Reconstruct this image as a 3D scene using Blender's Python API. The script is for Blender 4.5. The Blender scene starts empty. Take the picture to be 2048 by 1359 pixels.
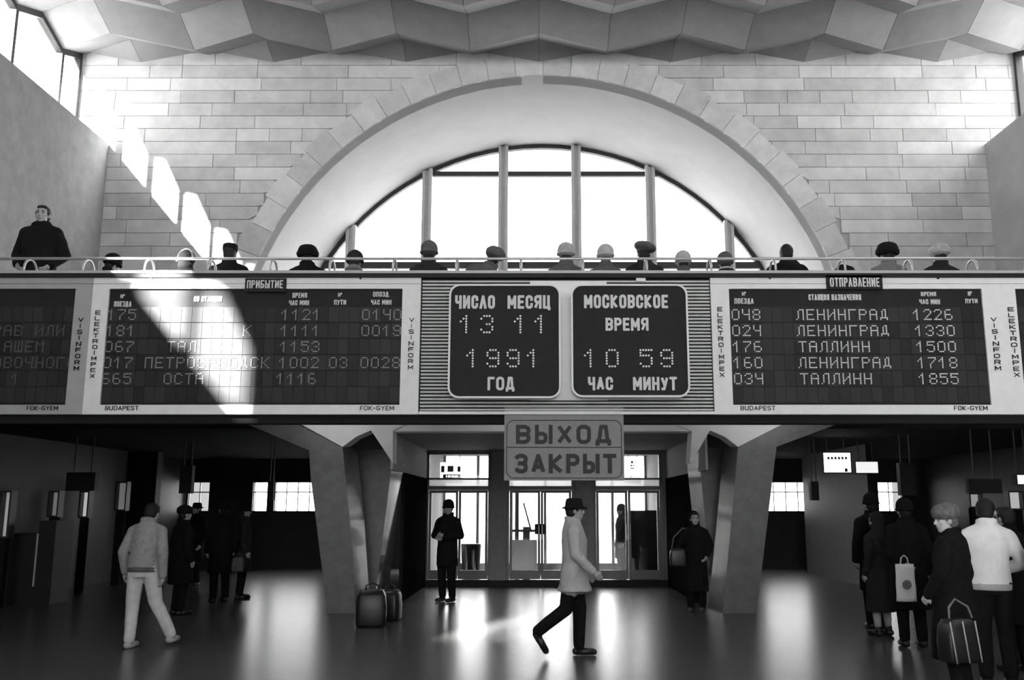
import bpy, bmesh, math, random
from mathutils import Vector, Matrix, noise
random.seed(7)
C = bpy.context.scene
COL = C.collection
# ------------------------------------------------------------------ camera, world, sun, exposure
F, CX, CY, HC = 1850.0, 1075.0, 679.5, 1.65
PITCH = math.radians(10.26)
cp, sp = math.cos(PITCH), math.sin(PITCH)
cam = bpy.data.cameras.new('camera'); camo = bpy.data.objects.new('camera', cam); COL.objects.link(camo)
camo.location = (0, 0, HC); camo.rotation_euler = (math.pi/2 + PITCH, 0, 0)
cam.sensor_width = 36; cam.lens = F/2048*36; cam.shift_x = (1024-CX)/2048; cam.clip_end = 400
C.camera = camo
C.view_settings.view_transform = 'Standard'; C.view_settings.look = 'None'
C.view_settings.gamma = 1; C.view_settings.use_curve_mapping = False
C.view_settings.exposure = 1.8
w = bpy.data.worlds.new('sky'); C.world = w; w.use_nodes = True
bg = w.node_tree.nodes['Background']; bg.inputs[0].default_value = (1, 1, 1, 1); bg.inputs[1].default_value = 3.4
sun = bpy.data.lights.new('sun', 'SUN'); sun.energy = 30; sun.angle = math.radians(0.9); sun.color = (1, 1, 1)
suno = bpy.data.objects.new('sun', sun); COL.objects.link(suno)
SUND = Vector((1, 2.47, -1.13)).normalized()
suno.rotation_euler = SUND.to_track_quat('-Z', 'Y').to_euler(); suno.location = (-40, -80, 50)
def portal(name, loc, rot, sx, sy):
    l = bpy.data.lights.new(name, 'AREA'); l.shape = 'RECTANGLE'; l.size = sx; l.size_y = sy; l.cycles.is_portal = True
    o = bpy.data.objects.new(name, l); o.location = loc; o.rotation_euler = rot; COL.objects.link(o)
# sampling portals (they emit nothing themselves) in the window openings, added back window included
portal('portal_left', (-11.0, 2, 11.0), (0, -math.pi/2, 0), 2.6, 36)
portal('portal_right', (11.35, 2, 11.0), (0, math.pi/2, 0), 2.6, 36)
portal('portal_arch', (.12, 24.9, 7.6), (-math.pi/2, 0, 0), 13.5, 7.8)
portal('portal_back', (0, -16.6, 6.3), (math.pi/2, 0, 0), 12, 6.6)
portal('portal_doors', (.2, 24.9, 1.5), (-math.pi/2, 0, 0), 6.6, 3.0)

# ------------------------------------------------------------------ helpers
def PX(x, y, Y):
    v = (CY-y)/F; zc = Y/(cp-v*sp)
    return Vector(((x-CX)/F*zc, Y, HC+zc*(v*cp+sp)))
def FL(x, y, Z=0.0):
    v = (CY-y)/F; zc = (Z-HC)/(v*cp+sp)
    return Vector(((x-CX)/F*zc, zc*(cp-v*sp), Z))
def mat(name, g, rough=.7, spec=.4, var=0, scale=4, bump=0, bscale=40, objvar=0, metal=0, emit=0):
    m = bpy.data.materials.new(name); m.use_nodes = True
    nt = m.node_tree; b = nt.nodes['Principled BSDF']
    b.inputs['Base Color'].default_value = (g, g, g, 1); b.inputs['Roughness'].default_value = rough
    b.inputs['Specular IOR Level'].default_value = spec; b.inputs['Metallic'].default_value = metal
    if emit:
        b.inputs['Emission Color'].default_value = (1, 1, 1, 1); b.inputs['Emission Strength'].default_value = emit
    tc = nt.nodes.new('ShaderNodeTexCoord')
    if var or objvar:
        ns = nt.nodes.new('ShaderNodeTexNoise'); ns.inputs['Scale'].default_value = scale; ns.inputs['Detail'].default_value = 6
        ns.inputs['Roughness'].default_value = .65
        nt.links.new(tc.outputs['Object'], ns.inputs['Vector'])
        mr = nt.nodes.new('ShaderNodeMapRange'); mr.inputs[1].default_value = .3; mr.inputs[2].default_value = .7
        mr.inputs[3].default_value = -var; mr.inputs[4].default_value = var
        nt.links.new(ns.outputs['Fac'], mr.inputs[0])
        ad = nt.nodes.new('ShaderNodeMath'); ad.operation = 'ADD'; ad.inputs[1].default_value = 1
        nt.links.new(mr.outputs[0], ad.inputs[0]); last = ad
        if objvar:
            oi = nt.nodes.new('ShaderNodeObjectInfo'); m2 = nt.nodes.new('ShaderNodeMapRange')
            m2.inputs[3].default_value = -objvar; m2.inputs[4].default_value = objvar
            nt.links.new(oi.outputs['Random'], m2.inputs[0])
            a2 = nt.nodes.new('ShaderNodeMath'); a2.operation = 'ADD'
            nt.links.new(m2.outputs[0], a2.inputs[0]); nt.links.new(last.outputs[0], a2.inputs[1]); last = a2
        mu = nt.nodes.new('ShaderNodeMath'); mu.operation = 'MULTIPLY'; mu.inputs[1].default_value = g
        nt.links.new(last.outputs[0], mu.inputs[0])
        cc = nt.nodes.new('ShaderNodeCombineColor')
        for k in range(3): nt.links.new(mu.outputs[0], cc.inputs[k])
        nt.links.new(cc.outputs[0], b.inputs['Base Color'])
    if bump:
        n2 = nt.nodes.new('ShaderNodeTexNoise'); n2.inputs['Scale'].default_value = bscale; n2.inputs['Detail'].default_value = 4
        nt.links.new(tc.outputs['Object'], n2.inputs['Vector'])
        bp = nt.nodes.new('ShaderNodeBump'); bp.inputs['Strength'].default_value = bump; bp.inputs['Distance'].default_value = .01
        nt.links.new(n2.outputs['Fac'], bp.inputs['Height']); nt.links.new(bp.outputs[0], b.inputs['Normal'])
    return m
def glassmat(name, tint=.93, gl=.06, haze=0):
    m = bpy.data.materials.new(name); m.use_nodes = True; nt = m.node_tree; nt.nodes.clear()
    o = nt.nodes.new('ShaderNodeOutputMaterial'); t = nt.nodes.new('ShaderNodeBsdfTransparent'); t.inputs[0].default_value = (tint, tint, tint, 1)
    g = nt.nodes.new('ShaderNodeBsdfGlossy'); g.inputs['Roughness'].default_value = .05
    x = nt.nodes.new('ShaderNodeMixShader'); x.inputs[0].default_value = gl
    nt.links.new(t.outputs[0], x.inputs[1]); nt.links.new(g.outputs[0], x.inputs[2])
    last = x
    if haze:
        d = nt.nodes.new('ShaderNodeBsdfTranslucent'); d.inputs[0].default_value = (.8, .8, .8, 1)
        y = nt.nodes.new('ShaderNodeMixShader'); y.inputs[0].default_value = haze
        nt.links.new(last.outputs[0], y.inputs[1]); nt.links.new(d.outputs[0], y.inputs[2]); last = y
    nt.links.new(last.outputs[0], o.inputs[0]); return m
M = dict(
    stone=mat('wall_stone', .52, .8, .2, .15, 2.2, .25, 25, .15),
    joint=mat('wall_joint', .42, .9, .1),
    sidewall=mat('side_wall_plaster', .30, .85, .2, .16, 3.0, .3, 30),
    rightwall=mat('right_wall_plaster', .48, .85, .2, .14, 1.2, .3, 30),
    plaster=mat('vault_plaster', .38, .85, .2, .05, 2, .1, 60),
    ceil=mat('ceiling_concrete', .27, .85, .2, .08, 3, .2, 40, .05),
    ceilback=mat('ceiling_backing', .12, .9, .1),
    darkframe=mat('dark_window_frame', .035, .5, .4),
    mullion=mat('mullion_concrete', .55, .8, .2, .08, 5),
    floor=mat('floor_granite', .085, .27, .38, .25, 9, .12, 12),
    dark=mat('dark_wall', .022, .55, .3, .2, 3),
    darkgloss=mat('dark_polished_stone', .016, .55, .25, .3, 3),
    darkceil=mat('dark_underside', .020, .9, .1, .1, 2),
    beam=mat('white_beam_plaster', .72, .8, .2, .05, 3),
    column=mat('column_stone', .13, .45, .4, .18, 6, .15, 30),
    darkmatte=mat('dark_matte_cladding', .016, 1.0, 0, .2, 3),
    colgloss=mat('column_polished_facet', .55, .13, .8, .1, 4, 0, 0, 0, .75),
    fascia=mat('fascia_aluminium', .74, .55, .5, .05, 8),
    fasciadim=mat('fascia_painted_grey', .36, .6, .4, .07, 8),
    board=mat('board_black', .020, .6, .15, .2, 6),
    module=mat('board_module_black', .024, .5, .2, .2, 6, 0, 0, .35),
    slat=mat('slat_aluminium', .66, .45, .5, .05, 9),
    slatdark=mat('slat_recess', .02, .8, .2),
    white=mat('white_paint', .75, .5, .4),
    letter=mat('letter_pale', .62, .5, .3),
    dot=mat('dot_pale', .80, .5, .3),
    dotmid=mat('dot_grey', .34, .5, .3),
    dotdim=mat('dot_dim', .13, .5, .3),
    ink=mat('black_ink', .012, .6, .3),
    panel=mat('sign_grey_panel', .20, .5, .4, .12, 14),
    signink=mat('sign_dark_letter', .012, .5, .3),
    rail=mat('rail_metal', .50, .32, .5, 0, 4, 0, 0, 0, .6),
    railtop=mat('ledge_metal', .42, .4, .5, .05, 6),
    doorframe=mat('door_aluminium', .20, .4, .5, .08, 8),
    pillar=mat('door_pillar_stone', .26, .5, .4, .15, 8),
    glass=glassmat('window_glass'),
    doorglass=glassmat('door_glass', .95, .05, 0),
    frost=glassmat('frosted_window', .8, .05, .75),
    lightbox=mat('lit_sign_face', .8, .5, .3, emit=.9),
    addedtube=mat('added_lamp_tube', .8, .5, .3, emit=14),
    lightdim=mat('dim_lit_sign_face', .8, .5, .3, emit=.25),
    ground=mat('forecourt_ground', .30, .9, .2, .15, 1),
    skin=mat('skin', .34, .55, .35, .08, 20),
    skinlit=mat('skin_lit', .50, .55, .35, .06, 20),  # lighter copy of the skin, a lit face put into the colour
    eye=mat('eye_dark', .015, .3, .5),
    lip=mat('lip', .14, .5, .4),
    coatblack=mat('cloth_black', .010, .95, .1, .3, 14, .5, 90),
    coatdark=mat('cloth_dark', .026, .95, .1, .3, 14, .5, 90),
    coatgrey=mat('cloth_grey', .10, .95, .1, .2, 14, .5, 90),
    coatmid=mat('cloth_mid_grey', .17, .95, .1, .2, 14, .5, 90),
    coatpale=mat('cloth_pale', .42, .95, .1, .12, 10, .5, 90),
    coatwhite=mat('cloth_white', .78, .9, .1, .06, 10, .5, 90),
    denim=mat('denim_grey', .27, .95, .1, .2, 22, .5, 90),
    jeans=mat('jeans_pale', .55, .95, .1, .12, 16, .5, 90),
    hair=mat('hair_dark', .010, .6, .3, .3, 40, .6, 120),
    furpale=mat('fur_pale', .40, .95, .1, .35, 30, 1, 120),
    furgrey=mat('fur_grey', .16, .95, .1, .4, 26, 1, 120),
    furdark=mat('fur_black', .012, .95, .1, .3, 30, 1, 120),
    leather=mat('leather_black', .012, .4, .5, .2, 12),
    plastic=mat('plastic_bag', .70, .5, .4, .05, 10),
)
# floor: glossy granite, faint wear
def link(name, me, m, parent=None, smooth=False):
    if m is not None: me.materials.append(m)
    if smooth:
        for p in me.polygons: p.use_smooth = True
    o = bpy.data.objects.new(name, me); COL.objects.link(o)
    if parent is not None: o.parent = parent
    return o
def obj(name, bm, m, parent=None, smooth=False):
    bmesh.ops.recalc_face_normals(bm, faces=bm.faces)
    me = bpy.data.meshes.new(name); bm.to_mesh(me); bm.free()
    if parent is not None and parent.location.length > 0:
        me.transform(Matrix.Translation(-parent.location))
    return link(name, me, m, parent, smooth)
def tag(o, label=None, cat=None, group=None, kind=None):
    if label: o['label'] = label
    if cat: o['category'] = cat
    if group: o['group'] = group
    if kind: o['kind'] = kind
    return o
def thing(name, label, cat, loc=(0, 0, 0), group=None, kind=None):
    o = bpy.data.objects.new(name, None); o.location = loc; o.empty_display_size = .2; COL.objects.link(o)
    return tag(o, label, cat, group, kind)
def struct(name, bm, m, parent=None, label=None):
    o = obj(name, bm, m, parent)
    if parent is None:
        o['kind'] = 'structure'
        if label: o['label'] = label
    return o
def box(bm, x0, x1, y0, y1, z0, z1):
    vs = [bm.verts.new(p) for p in ((x0,y0,z0),(x1,y0,z0),(x1,y1,z0),(x0,y1,z0),(x0,y0,z1),(x1,y0,z1),(x1,y1,z1),(x0,y1,z1))]
    for f in ((0,3,2,1),(4,5,6,7),(0,1,5,4),(1,2,6,5),(2,3,7,6),(3,0,4,7)): bm.faces.new([vs[i] for i in f])
    return bm
def bxm(*a): return box(bmesh.new(), *a)
def prism(bm, pts, y0, y1):
    """polygon in XZ extruded along Y"""
    a = [bm.verts.new((p[0], y0, p[1])) for p in pts]; b = [bm.verts.new((p[0], y1, p[1])) for p in pts]
    n = len(pts); bm.faces.new(a); bm.faces.new(b[::-1])
    for i in range(n): bm.faces.new((a[i], b[i], b[(i+1) % n], a[(i+1) % n]))
    return bm
def loft(bm, rings):
    """list of rings (lists of points), capped"""
    R = [[bm.verts.new(p) for p in r] for r in rings]; n = len(R[0])
    for a, b in zip(R, R[1:]):
        for i in range(n): bm.faces.new((a[i], a[(i+1) % n], b[(i+1) % n], b[i]))
    bm.faces.new(R[0][::-1]); bm.faces.new(R[-1])
    return bm
def tube(bm, pts, r, n=8, close=False):
    pts = [Vector(p) for p in pts]; rings = []
    for i, p in enumerate(pts):
        t = (pts[min(i+1, len(pts)-1)]-pts[max(i-1, 0)]).normalized()
        u = t.orthogonal().normalized() if i == 0 else (u - t*u.dot(t)).normalized()
        v = t.cross(u); rr = r[i] if isinstance(r, (list, tuple)) else r
        rings.append([p+(u*math.cos(2*math.pi*k/n)+v*math.sin(2*math.pi*k/n))*rr for k in range(n)])
    return loft(bm, rings)
def rrect(cx, cz, wx, wz, r, n=6):
    out = []
    for sx, sz, a0 in ((1,1,0),(-1,1,90),(-1,-1,180),(1,-1,270)):
        for k in range(n+1):
            a = math.radians(a0+90*k/n)
            out.append((cx+sx*(wx/2-r)+r*math.cos(a), cz+sz*(wz/2-r)+r*math.sin(a)))
    return out
def _g(w_, *L): return (w_, L)
_BOWL_T = [(0,1),(.65,1),(.93,.92),(1,.8),(1,.68),(.93,.56),(.65,.48),(0,.48)]
_BOWL_B = [(0,.52),(.65,.52),(.93,.44),(1,.32),(1,.2),(.93,.08),(.65,0),(0,0)]
_RING = [(.3,0),(.7,0),(.94,.1),(1,.25),(1,.75),(.94,.9),(.7,1),(.3,1),(.06,.9),(0,.75),(0,.25),(.06,.1),(.3,0)]
_CEE = [(1,.72),(1,.78),(.94,.91),(.7,1),(.3,1),(.06,.9),(0,.75),(0,.25),(.06,.1),(.3,0),(.7,0),(.94,.09),(1,.22),(1,.28)]
GLY = {
'А':_g(.62,[(0,0),(.5,1),(1,0)],[(.18,.3),(.82,.3)]),'Б':_g(.58,[(.95,1),(0,1),(0,0)],_BOWL_B),'В':_g(.60,[(0,0),(0,1)],_BOWL_T,_BOWL_B),
'Г':_g(.50,[(0,0),(0,1),(1,1)]),'Д':_g(.66,[(0,-.12),(0,.06),(1,.06),(1,-.12)],[(.14,.06),(.32,1),(.72,1),(.86,.06)]),'Е':_g(.52,[(1,1),(0,1),(0,0),(1,0)],[(0,.5),(.85,.5)]),
'З':_g(.58,[(0,.82),(.1,.95),(.35,1),(.65,1),(.93,.92),(1,.78),(.93,.58),(.65,.51),(.35,.51)],[(.65,.51),(.93,.44),(1,.22),(.93,.08),(.65,0),(.35,0),(.1,.05),(0,.18)]),
'И':_g(.60,[(0,1),(0,0),(1,1),(1,0)]),'К':_g(.62,[(0,0),(0,1)],[(1,1),(.12,.5),(1,0)]),'Л':_g(.60,[(0,0),(.5,1),(1,0)]),'М':_g(.74,[(0,0),(0,1),(.5,.3),(1,1),(1,0)]),
'Н':_g(.58,[(0,0),(0,1)],[(1,0),(1,1)],[(0,.5),(1,.5)]),'О':_g(.60,_RING),'П':_g(.58,[(0,0),(0,1),(1,1),(1,0)]),'Р':_g(.58,[(0,0),(0,1)],_BOWL_T),'С':_g(.58,_CEE),
'Т':_g(.58,[(0,1),(1,1)],[(.5,1),(.5,0)]),'У':_g(.60,[(0,1),(.5,.38)],[(1,1),(.4,0),(.1,0)]),'Х':_g(.62,[(0,0),(1,1)],[(0,1),(1,0)]),'Ц':_g(.62,[(0,1),(0,0),(.86,0),(.86,1)],[(.86,0),(1,0),(1,-.14)]),
'Ч':_g(.56,[(1,0),(1,1)],[(0,1),(0,.62),(.15,.47),(1,.47)]),'Ы':_g(.78,[(0,1),(0,0)],[(0,.54),(.42,.54),(.6,.46),(.64,.3),(.6,.08),(.42,0),(0,0)],[(1,0),(1,1)]),'Я':_g(.60,[(1,0),(1,1)],[(1-x,y) for x,y in _BOWL_T],[(.45,.48),(0,0)]),
'Ш':_g(.74,[(0,1),(0,0),(1,0),(1,1)],[(.5,0),(.5,1)]),'№':_g(.8,[(0,0),(0,1),(.55,0),(.55,1)],[(.8,.7),(1,.7),(1,1),(.8,1),(.8,.7)]),'.':_g(.10,[(.5,0),(.5,.02)]),'-':_g(.34,[(0,.48),(1,.48)]),
'V':_g(.62,[(0,1),(.5,0),(1,1)]),'I':_g(.10,[(.5,0),(.5,1)]),'S':_g(.56,[(1,.8),(.9,.96),(.65,1),(.35,1),(.08,.92),(0,.76),(.1,.58),(.9,.42),(1,.24),(.92,.08),(.65,0),(.35,0),(.1,.04),(0,.2)]),
'N':_g(.60,[(0,0),(0,1),(1,0),(1,1)]),'F':_g(.52,[(1,1),(0,1),(0,0)],[(0,.5),(.85,.5)]),'R':_g(.60,[(0,0),(0,1)],_BOWL_T,[(.55,.48),(1,0)]),'L':_g(.50,[(0,1),(0,0),(1,0)]),
'U':_g(.60,[(0,1),(0,.22),(.1,.06),(.3,0),(.7,0),(.9,.06),(1,.22),(1,1)]),'D':_g(.60,[(0,0),(0,1),(.6,1),(.92,.88),(1,.7),(1,.3),(.92,.12),(.6,0),(0,0)]),'G':_g(.60,_CEE[1:]+[(1,.45),(.6,.45)]),'Y':_g(.62,[(0,1),(.5,.5),(1,1)],[(.5,.5),(.5,0)]),
}
for a_, b_ in (('O','О'),('M','М'),('E','Е'),('K','К'),('T','Т'),('P','Р'),('X','Х'),('B','В'),('A','А'),('C','С')): GLY[a_] = GLY[b_]
def text(name, s, x0, y0, x1, y1, Y, m, parent, bold=.16, gap=.17, stack=False):
    """stroke lettering fitted to a rectangle given by its corners on the plane Y"""
    a = PX(x0, y1, Y); b = PX(x1, y0, Y); bm = bmesh.new()
    ym = (y0+y1)/2; a.x, b.x = PX(x0, ym, Y).x, PX(x1, ym, Y).x
    W, H = b.x-a.x, b.z-a.z
    cells = []
    if stack:
        ch = H/len(s)
        for k, c in enumerate(s): 
            if c in GLY: w_ = W*(.25 if c == 'I' else 1); cells.append((c, a.x+(W-w_)/2, b.z-(k+1)*ch+ch*.14, w_, ch*.72))
    else:
        tot = sum((.36 if c == ' ' else GLY[c][0]+bold) for c in s)+gap*(len(s)-1); x = 0; k = W/tot
        for c in s:
            w_ = .36 if c == ' ' else GLY[c][0]+bold
            if c != ' ': cells.append((c, a.x+x*k, a.z, w_*k, H))
            x += w_+gap
    kk = 0
    for (c, cx, cz, w_, h_) in cells:
        t_ = bold*h_; tx = min(t_, w_*(.20 if stack and c != 'I' else .45))
        P = lambda p: (cx+tx/2+p[0]*(w_-tx), cz+t_/2+p[1]*(h_-t_))
        for poly in GLY[c][1]:
            q = [P(p) for p in poly]
            for i, (u, v) in enumerate(zip(q, q[1:])):
                dx_, dz_ = v[0]-u[0], v[1]-u[1]; L = math.hypot(dx_, dz_)
                if L < 1e-6: continue
                ux, uz = dx_/L, dz_/L; th = tx if abs(uz) > abs(ux) else min(t_, tx*1.1)
                e0 = th*.46 if (i == 0 and min(abs(ux), abs(uz)) < .2) or i else th*.1
                e1 = th*.46 if i < len(q)-2 or min(abs(ux), abs(uz)) < .2 else th*.1
                if i: e0 = th*.25
                if i < len(q)-2: e1 = th*.25
                if i == 0 and min(abs(ux), abs(uz)) < .2: e0 = th*.5
                u2 = (u[0]-ux*e0, u[1]-uz*e0); v2 = (v[0]+ux*e1, v[1]+uz*e1); hx, hz = -uz*th/2, ux*th/2
                prism(bm, [(u2[0]-hx, u2[1]-hz), (v2[0]-hx, v2[1]-hz), (v2[0]+hx, v2[1]+hz), (u2[0]+hx, u2[1]+hz)], Y-.00016*kk, Y+.008)
                kk = (kk+1) % 40
                if 0 < i:
                    prism(bm, [(u[0]+th*.5*math.cos(math.tau*(j+.5)/8), u[1]+th*.5*math.sin(math.tau*(j+.5)/8)) for j in range(8)], Y-.00016*kk, Y+.008); kk = (kk+1) % 40
    return obj(name, bm, m, parent)
FONT = {
'0':'01110 10001 10001 10001 10001 10001 01110','1':'00100 01100 10100 00100 00100 00100 00100','2':'01110 10001 00001 00010 00100 01000 11111',
'3':'01110 10001 00001 00110 00001 10001 01110','4':'10001 10001 10001 01111 00001 00001 00001','5':'11111 10000 11110 00001 00001 10001 01110',
'6':'01110 10000 10000 11110 10001 10001 01110','7':'11111 00001 00010 00100 01000 01000 01000','8':'01110 10001 10001 01110 10001 10001 01110',
'9':'01110 10001 10001 01111 00001 10001 01110','Л':'00111 01001 01001 01001 01001 01001 10001','Е':'11111 10000 10000 11110 10000 10000 11111',
'Н':'10001 10001 10001 11111 10001 10001 10001','И':'10001 10001 10011 10101 11001 10001 10001','Г':'11111 10000 10000 10000 10000 10000 10000',
'Р':'11110 10001 10001 11110 10000 10000 10000','А':'01110 10001 10001 11111 10001 10001 10001','Д':'00110 01010 01010 01010 01010 11111 10001',
'Т':'11111 00100 00100 00100 00100 00100 00100','П':'11111 10001 10001 10001 10001 10001 10001','О':'01110 10001 10001 10001 10001 10001 01110',
'В':'11110 10001 10001 11110 10001 10001 11110','С':'01110 10001 10000 10000 10000 10001 01110','К':'10001 10010 10100 11000 10100 10010 10001',
'Ш':'10101 10101 10101 10101 10101 10101 11111','Ч':'10001 10001 10001 01111 00001 00001 00001','М':'10001 11011 10101 10001 10001 10001 10001',
'З':'01110 10001 00001 00110 00001 10001 01110'}
def dots(name, s, X, Ztop, pitch, h, Y, m, parent, rr=.42, hexa=True):
    """dot matrix line of 5 by 7 characters; X left edge, Ztop top edge"""
    bm = bmesh.new(); d = h/7
    for i, ch in enumerate(s):
        if ch not in FONT: continue
        for r, row in enumerate(FONT[ch].split()):
            for c, b in enumerate(row):
                if b == '1':
                    x = X+i*pitch+(c+.5)*d; z = Ztop-(r+.5)*d
                    n = 6; a = [(x+rr*d*math.cos(math.tau*k/n), z+rr*d*math.sin(math.tau*k/n)) for k in range(n)]
                    prism(bm, a, Y-.006, Y+.004)
    return tag(obj(name, bm, m, parent), kind='stuff')

# ------------------------------------------------------------------ room shell
WL, WR = PX(218, 290, 20).x, PX(1968, 280, 20).x          # lower side walls
GL, GR = PX(160, 117, 20).x, PX(2030, 100, 20).x          # clerestory glass planes
ZS = 9.80                                                  # sill of clerestory
YB, YW, YWIN = -16.0, 20.0, 24.2
BALZ = 3.75
floor_bm = bxm(-14, 14.5, YB-1, 24.6, -.3, 0)
struct('floor', floor_bm, M['floor'], label='dark polished granite floor of the concourse')
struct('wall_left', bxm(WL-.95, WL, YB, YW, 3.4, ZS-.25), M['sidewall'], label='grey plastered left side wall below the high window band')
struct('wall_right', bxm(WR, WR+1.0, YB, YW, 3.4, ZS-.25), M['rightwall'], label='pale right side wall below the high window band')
struct('wall_back', box(box(box(bxm(-14, -6, YB-.5, YB, 0, 13), 6, 14.5, YB-.5, YB, 0, 13), -6, 6, YB-.5, YB, 0, 3.0), -6, 6, YB-.5, YB, 9.6, 13), M['rightwall'], label='wall behind the photographer with an added window opening')
wb_ = bpy.data.objects.new('window_12', None); COL.objects.link(wb_); wb_['kind'] = 'structure'; wb_['label'] = 'large added window behind the photographer, out of view, for front light'  # window added behind the camera to light the boards from the front
for k in range(7): obj('mullion', bxm(-6+2*k-.08, -6+2*k+.08, YB-.4, YB-.1, 3, 9.6), M['mullion'], wb_)
for z in (3.1, 6.3, 9.5): obj('transom', bxm(-6, 6, YB-.35, YB-.15, z-.06, z+.06), M['mullion'], wb_)
for k in range(6): obj('pane', bxm(-5.92+2*k, -4.08+2*k, YB-.26, YB-.25, 3.1, 9.5), M['glass'], wb_)
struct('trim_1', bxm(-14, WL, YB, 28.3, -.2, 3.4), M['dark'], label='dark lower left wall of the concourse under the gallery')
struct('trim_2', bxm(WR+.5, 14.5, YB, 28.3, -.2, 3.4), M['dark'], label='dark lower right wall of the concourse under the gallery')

# far wall with round opening
AC = (PX(1082, 500, 20).x+PX(1088, 500, 24.2).x)/2
AZ, AR = 4.69, 6.81
def arcpts(R, zlow, n=48):
    a0 = math.asin((zlow-AZ)/R)
    return [(AC+R*math.cos(a0+(math.pi-2*a0)*k/n), AZ+R*math.sin(a0+(math.pi-2*a0)*k/n)) for k in range(n+1)]
arc = arcpts(AR, 3.45)
bm = bmesh.new()
prism(bm, [(12.4, 3.45), (12.4, 12.6), (AC, 12.6)] + [p for p in arc if p[0] >= AC][::-1], YW+.03, YW+.45)
prism(bm, [(AC, 12.6), (-12.2, 12.6), (-12.2, 3.45)] + [p for p in arc if p[0] <= AC][::-1], YW+.03, YW+.45)
wf = struct('wall_far', bm, M['joint'], label='stone faced end wall with a large arched opening')
# stone slabs of the end wall, each a piece
RV = AR+.54
xs_l, xs_r = GL-.1, GR+.1
zz = 4.3; row = 0; npan = 0
while zz < 12.25:
    z1 = zz+.31; x = xs_l + (0 if row % 2 else -.5)
    while x < xs_r:
        wd = random.choice((.75, 1.0, 1.25, 1.5, 1.75, 2.1)); a, b = max(x, xs_l), min(x+wd, xs_r); x += wd
        if b-a < .1: continue
        for (p, q) in (((a, min(b, AC)), (max(a, AC), b)) if a < AC < b else ((a, b),)):
            if q-p < .05: continue
            N = 8; zb = []
            for k in range(N+1):
                xx = p+(q-p)*k/N; dd = (RV-.06)**2-(xx-AC)**2
                zb.append((xx, max(zz, AZ+math.sqrt(dd)) if dd > 0 else zz))
            keep = [t for t in zb if t[1] < z1-.015]
            if len(keep) < 2: continue
            g = .006; z_hi = z1-g
            pts = [(keep[0][0]+g, keep[0][1]+g)]
            if any(abs(t[1]-zz) > .001 for t in keep): pts += [(t[0], t[1]+g) for t in keep[1:-1]]
            pts += [(keep[-1][0]-g, keep[-1][1]+g), (keep[-1][0]-g, z_hi), (keep[0][0]+g, z_hi)]
            bm = bmesh.new(); off = random.uniform(0, .008)
            prism(bm, pts, YW-.004-off, YW+.035); obj('stone_slab', bm, M['stone'], wf); npan += 1
    zz = z1; row += 1
nv = 34
for k in range(nv):
    a0 = math.pi*(k+.008)/nv; a1 = math.pi*(k+.992)/nv
    if AZ+RV*math.sin((a0+a1)/2) < 4.3: continue
    R1 = RV-.008+(0.05 if k % 2 else -.03)
    pts = [(AC+AR*math.cos(a), AZ+AR*math.sin(a)) for a in (a0, (a0+a1)/2, a1)] + [(AC+R1*math.cos(a), AZ+R1*math.sin(a)) for a in (a1, (a0+a1)/2, a0)]
    bm = bmesh.new(); prism(bm, pts, YW-.014-random.uniform(0, .006), YW+.035); obj('arch_stone', bm, M['stone'], wf)

# barrel vault behind the arch
bm = bmesh.new(); o1 = arcpts(AR, 3.45); o2 = arcpts(AR+.35, 3.45); n = len(o1)
for Yr in (YW-.01, YWIN+.3):
    pass
ring = []
for (p, q) in zip(o1, o2):
    ring.append([bm.verts.new((p[0], YW-.01, p[1])), bm.verts.new((p[0], YWIN+.3, p[1])), bm.verts.new((q[0], YWIN+.3, q[1])), bm.verts.new((q[0], YW+.46, q[1]))])
for a, b in zip(ring, ring[1:]):
    for i, j in ((0, 1), (1, 2), (2, 3)): bm.faces.new((a[i], a[j], b[j], b[i]))
v = obj('ceiling_vault', bm, M['plaster'], smooth=False)
for p in v.data.polygons: p.use_smooth = abs(p.normal.y) < .5
tag(v, 'smooth pale plaster barrel vault inside the arch', kind='structure')

# arched window
win = thing('window_1', 'large arched window above the gallery', None, kind='structure'); del_cat = None
xm = [PX(px, 500, YWIN).x for px in (703, 853, 1006, 1153, 1302, 1457)]
zt = lambda x: AZ+math.sqrt(max(AR*AR-(x-AC)**2, 0))
for x in xm:
    for dx in (-.085, .085):
        pass
    bm = bmesh.new(); top = zt(x)+.02
    box(bm, x-.13, x+.13, YWIN-.12, YWIN+.16, 3.45, top); box(bm, x-.13, x-.05, YWIN-.20, YWIN-.12, 3.45, top); box(bm, x+.05, x+.13, YWIN-.20, YWIN-.12, 3.45, top)
    obj('mullion', bm, M['mullion'], win)
zA = PX(1075, 348, YWIN).z; hw = math.sqrt(AR*AR-(zA-AZ)**2)
obj('transom', bxm(AC-hw, AC+hw, YWIN-.06, YWIN+.06, zA-.075, zA+.06), M['darkframe'], win)
zB = PX(1075, 531, YWIN).z
obj('transom', bxm(AC-6.2, AC+6.2, YWIN-.07, YWIN+.07, zB-.09, zB+.09), M['darkframe'], win)
bm = bmesh.new(); o2 = arcpts(AR-.10, 3.45)
for (a, b), (c, d) in zip(zip(o1, o2), list(zip(o1, o2))[1:]):
    for yy in ((YWIN-.05, YWIN+.1),):
        vs = [bm.verts.new((p[0], y, p[1])) for y in yy for p in (a, b, d, c)]
        for f in ((0,1,2,3),(4,5,6,7),(1,2,6,5),(0,3,7,4)): bm.faces.new([vs[i] for i in f])
obj('arch_frame', bm, M['darkframe'], win)
edges = [AC-6.65] + xm + [AC+6.65]
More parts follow.
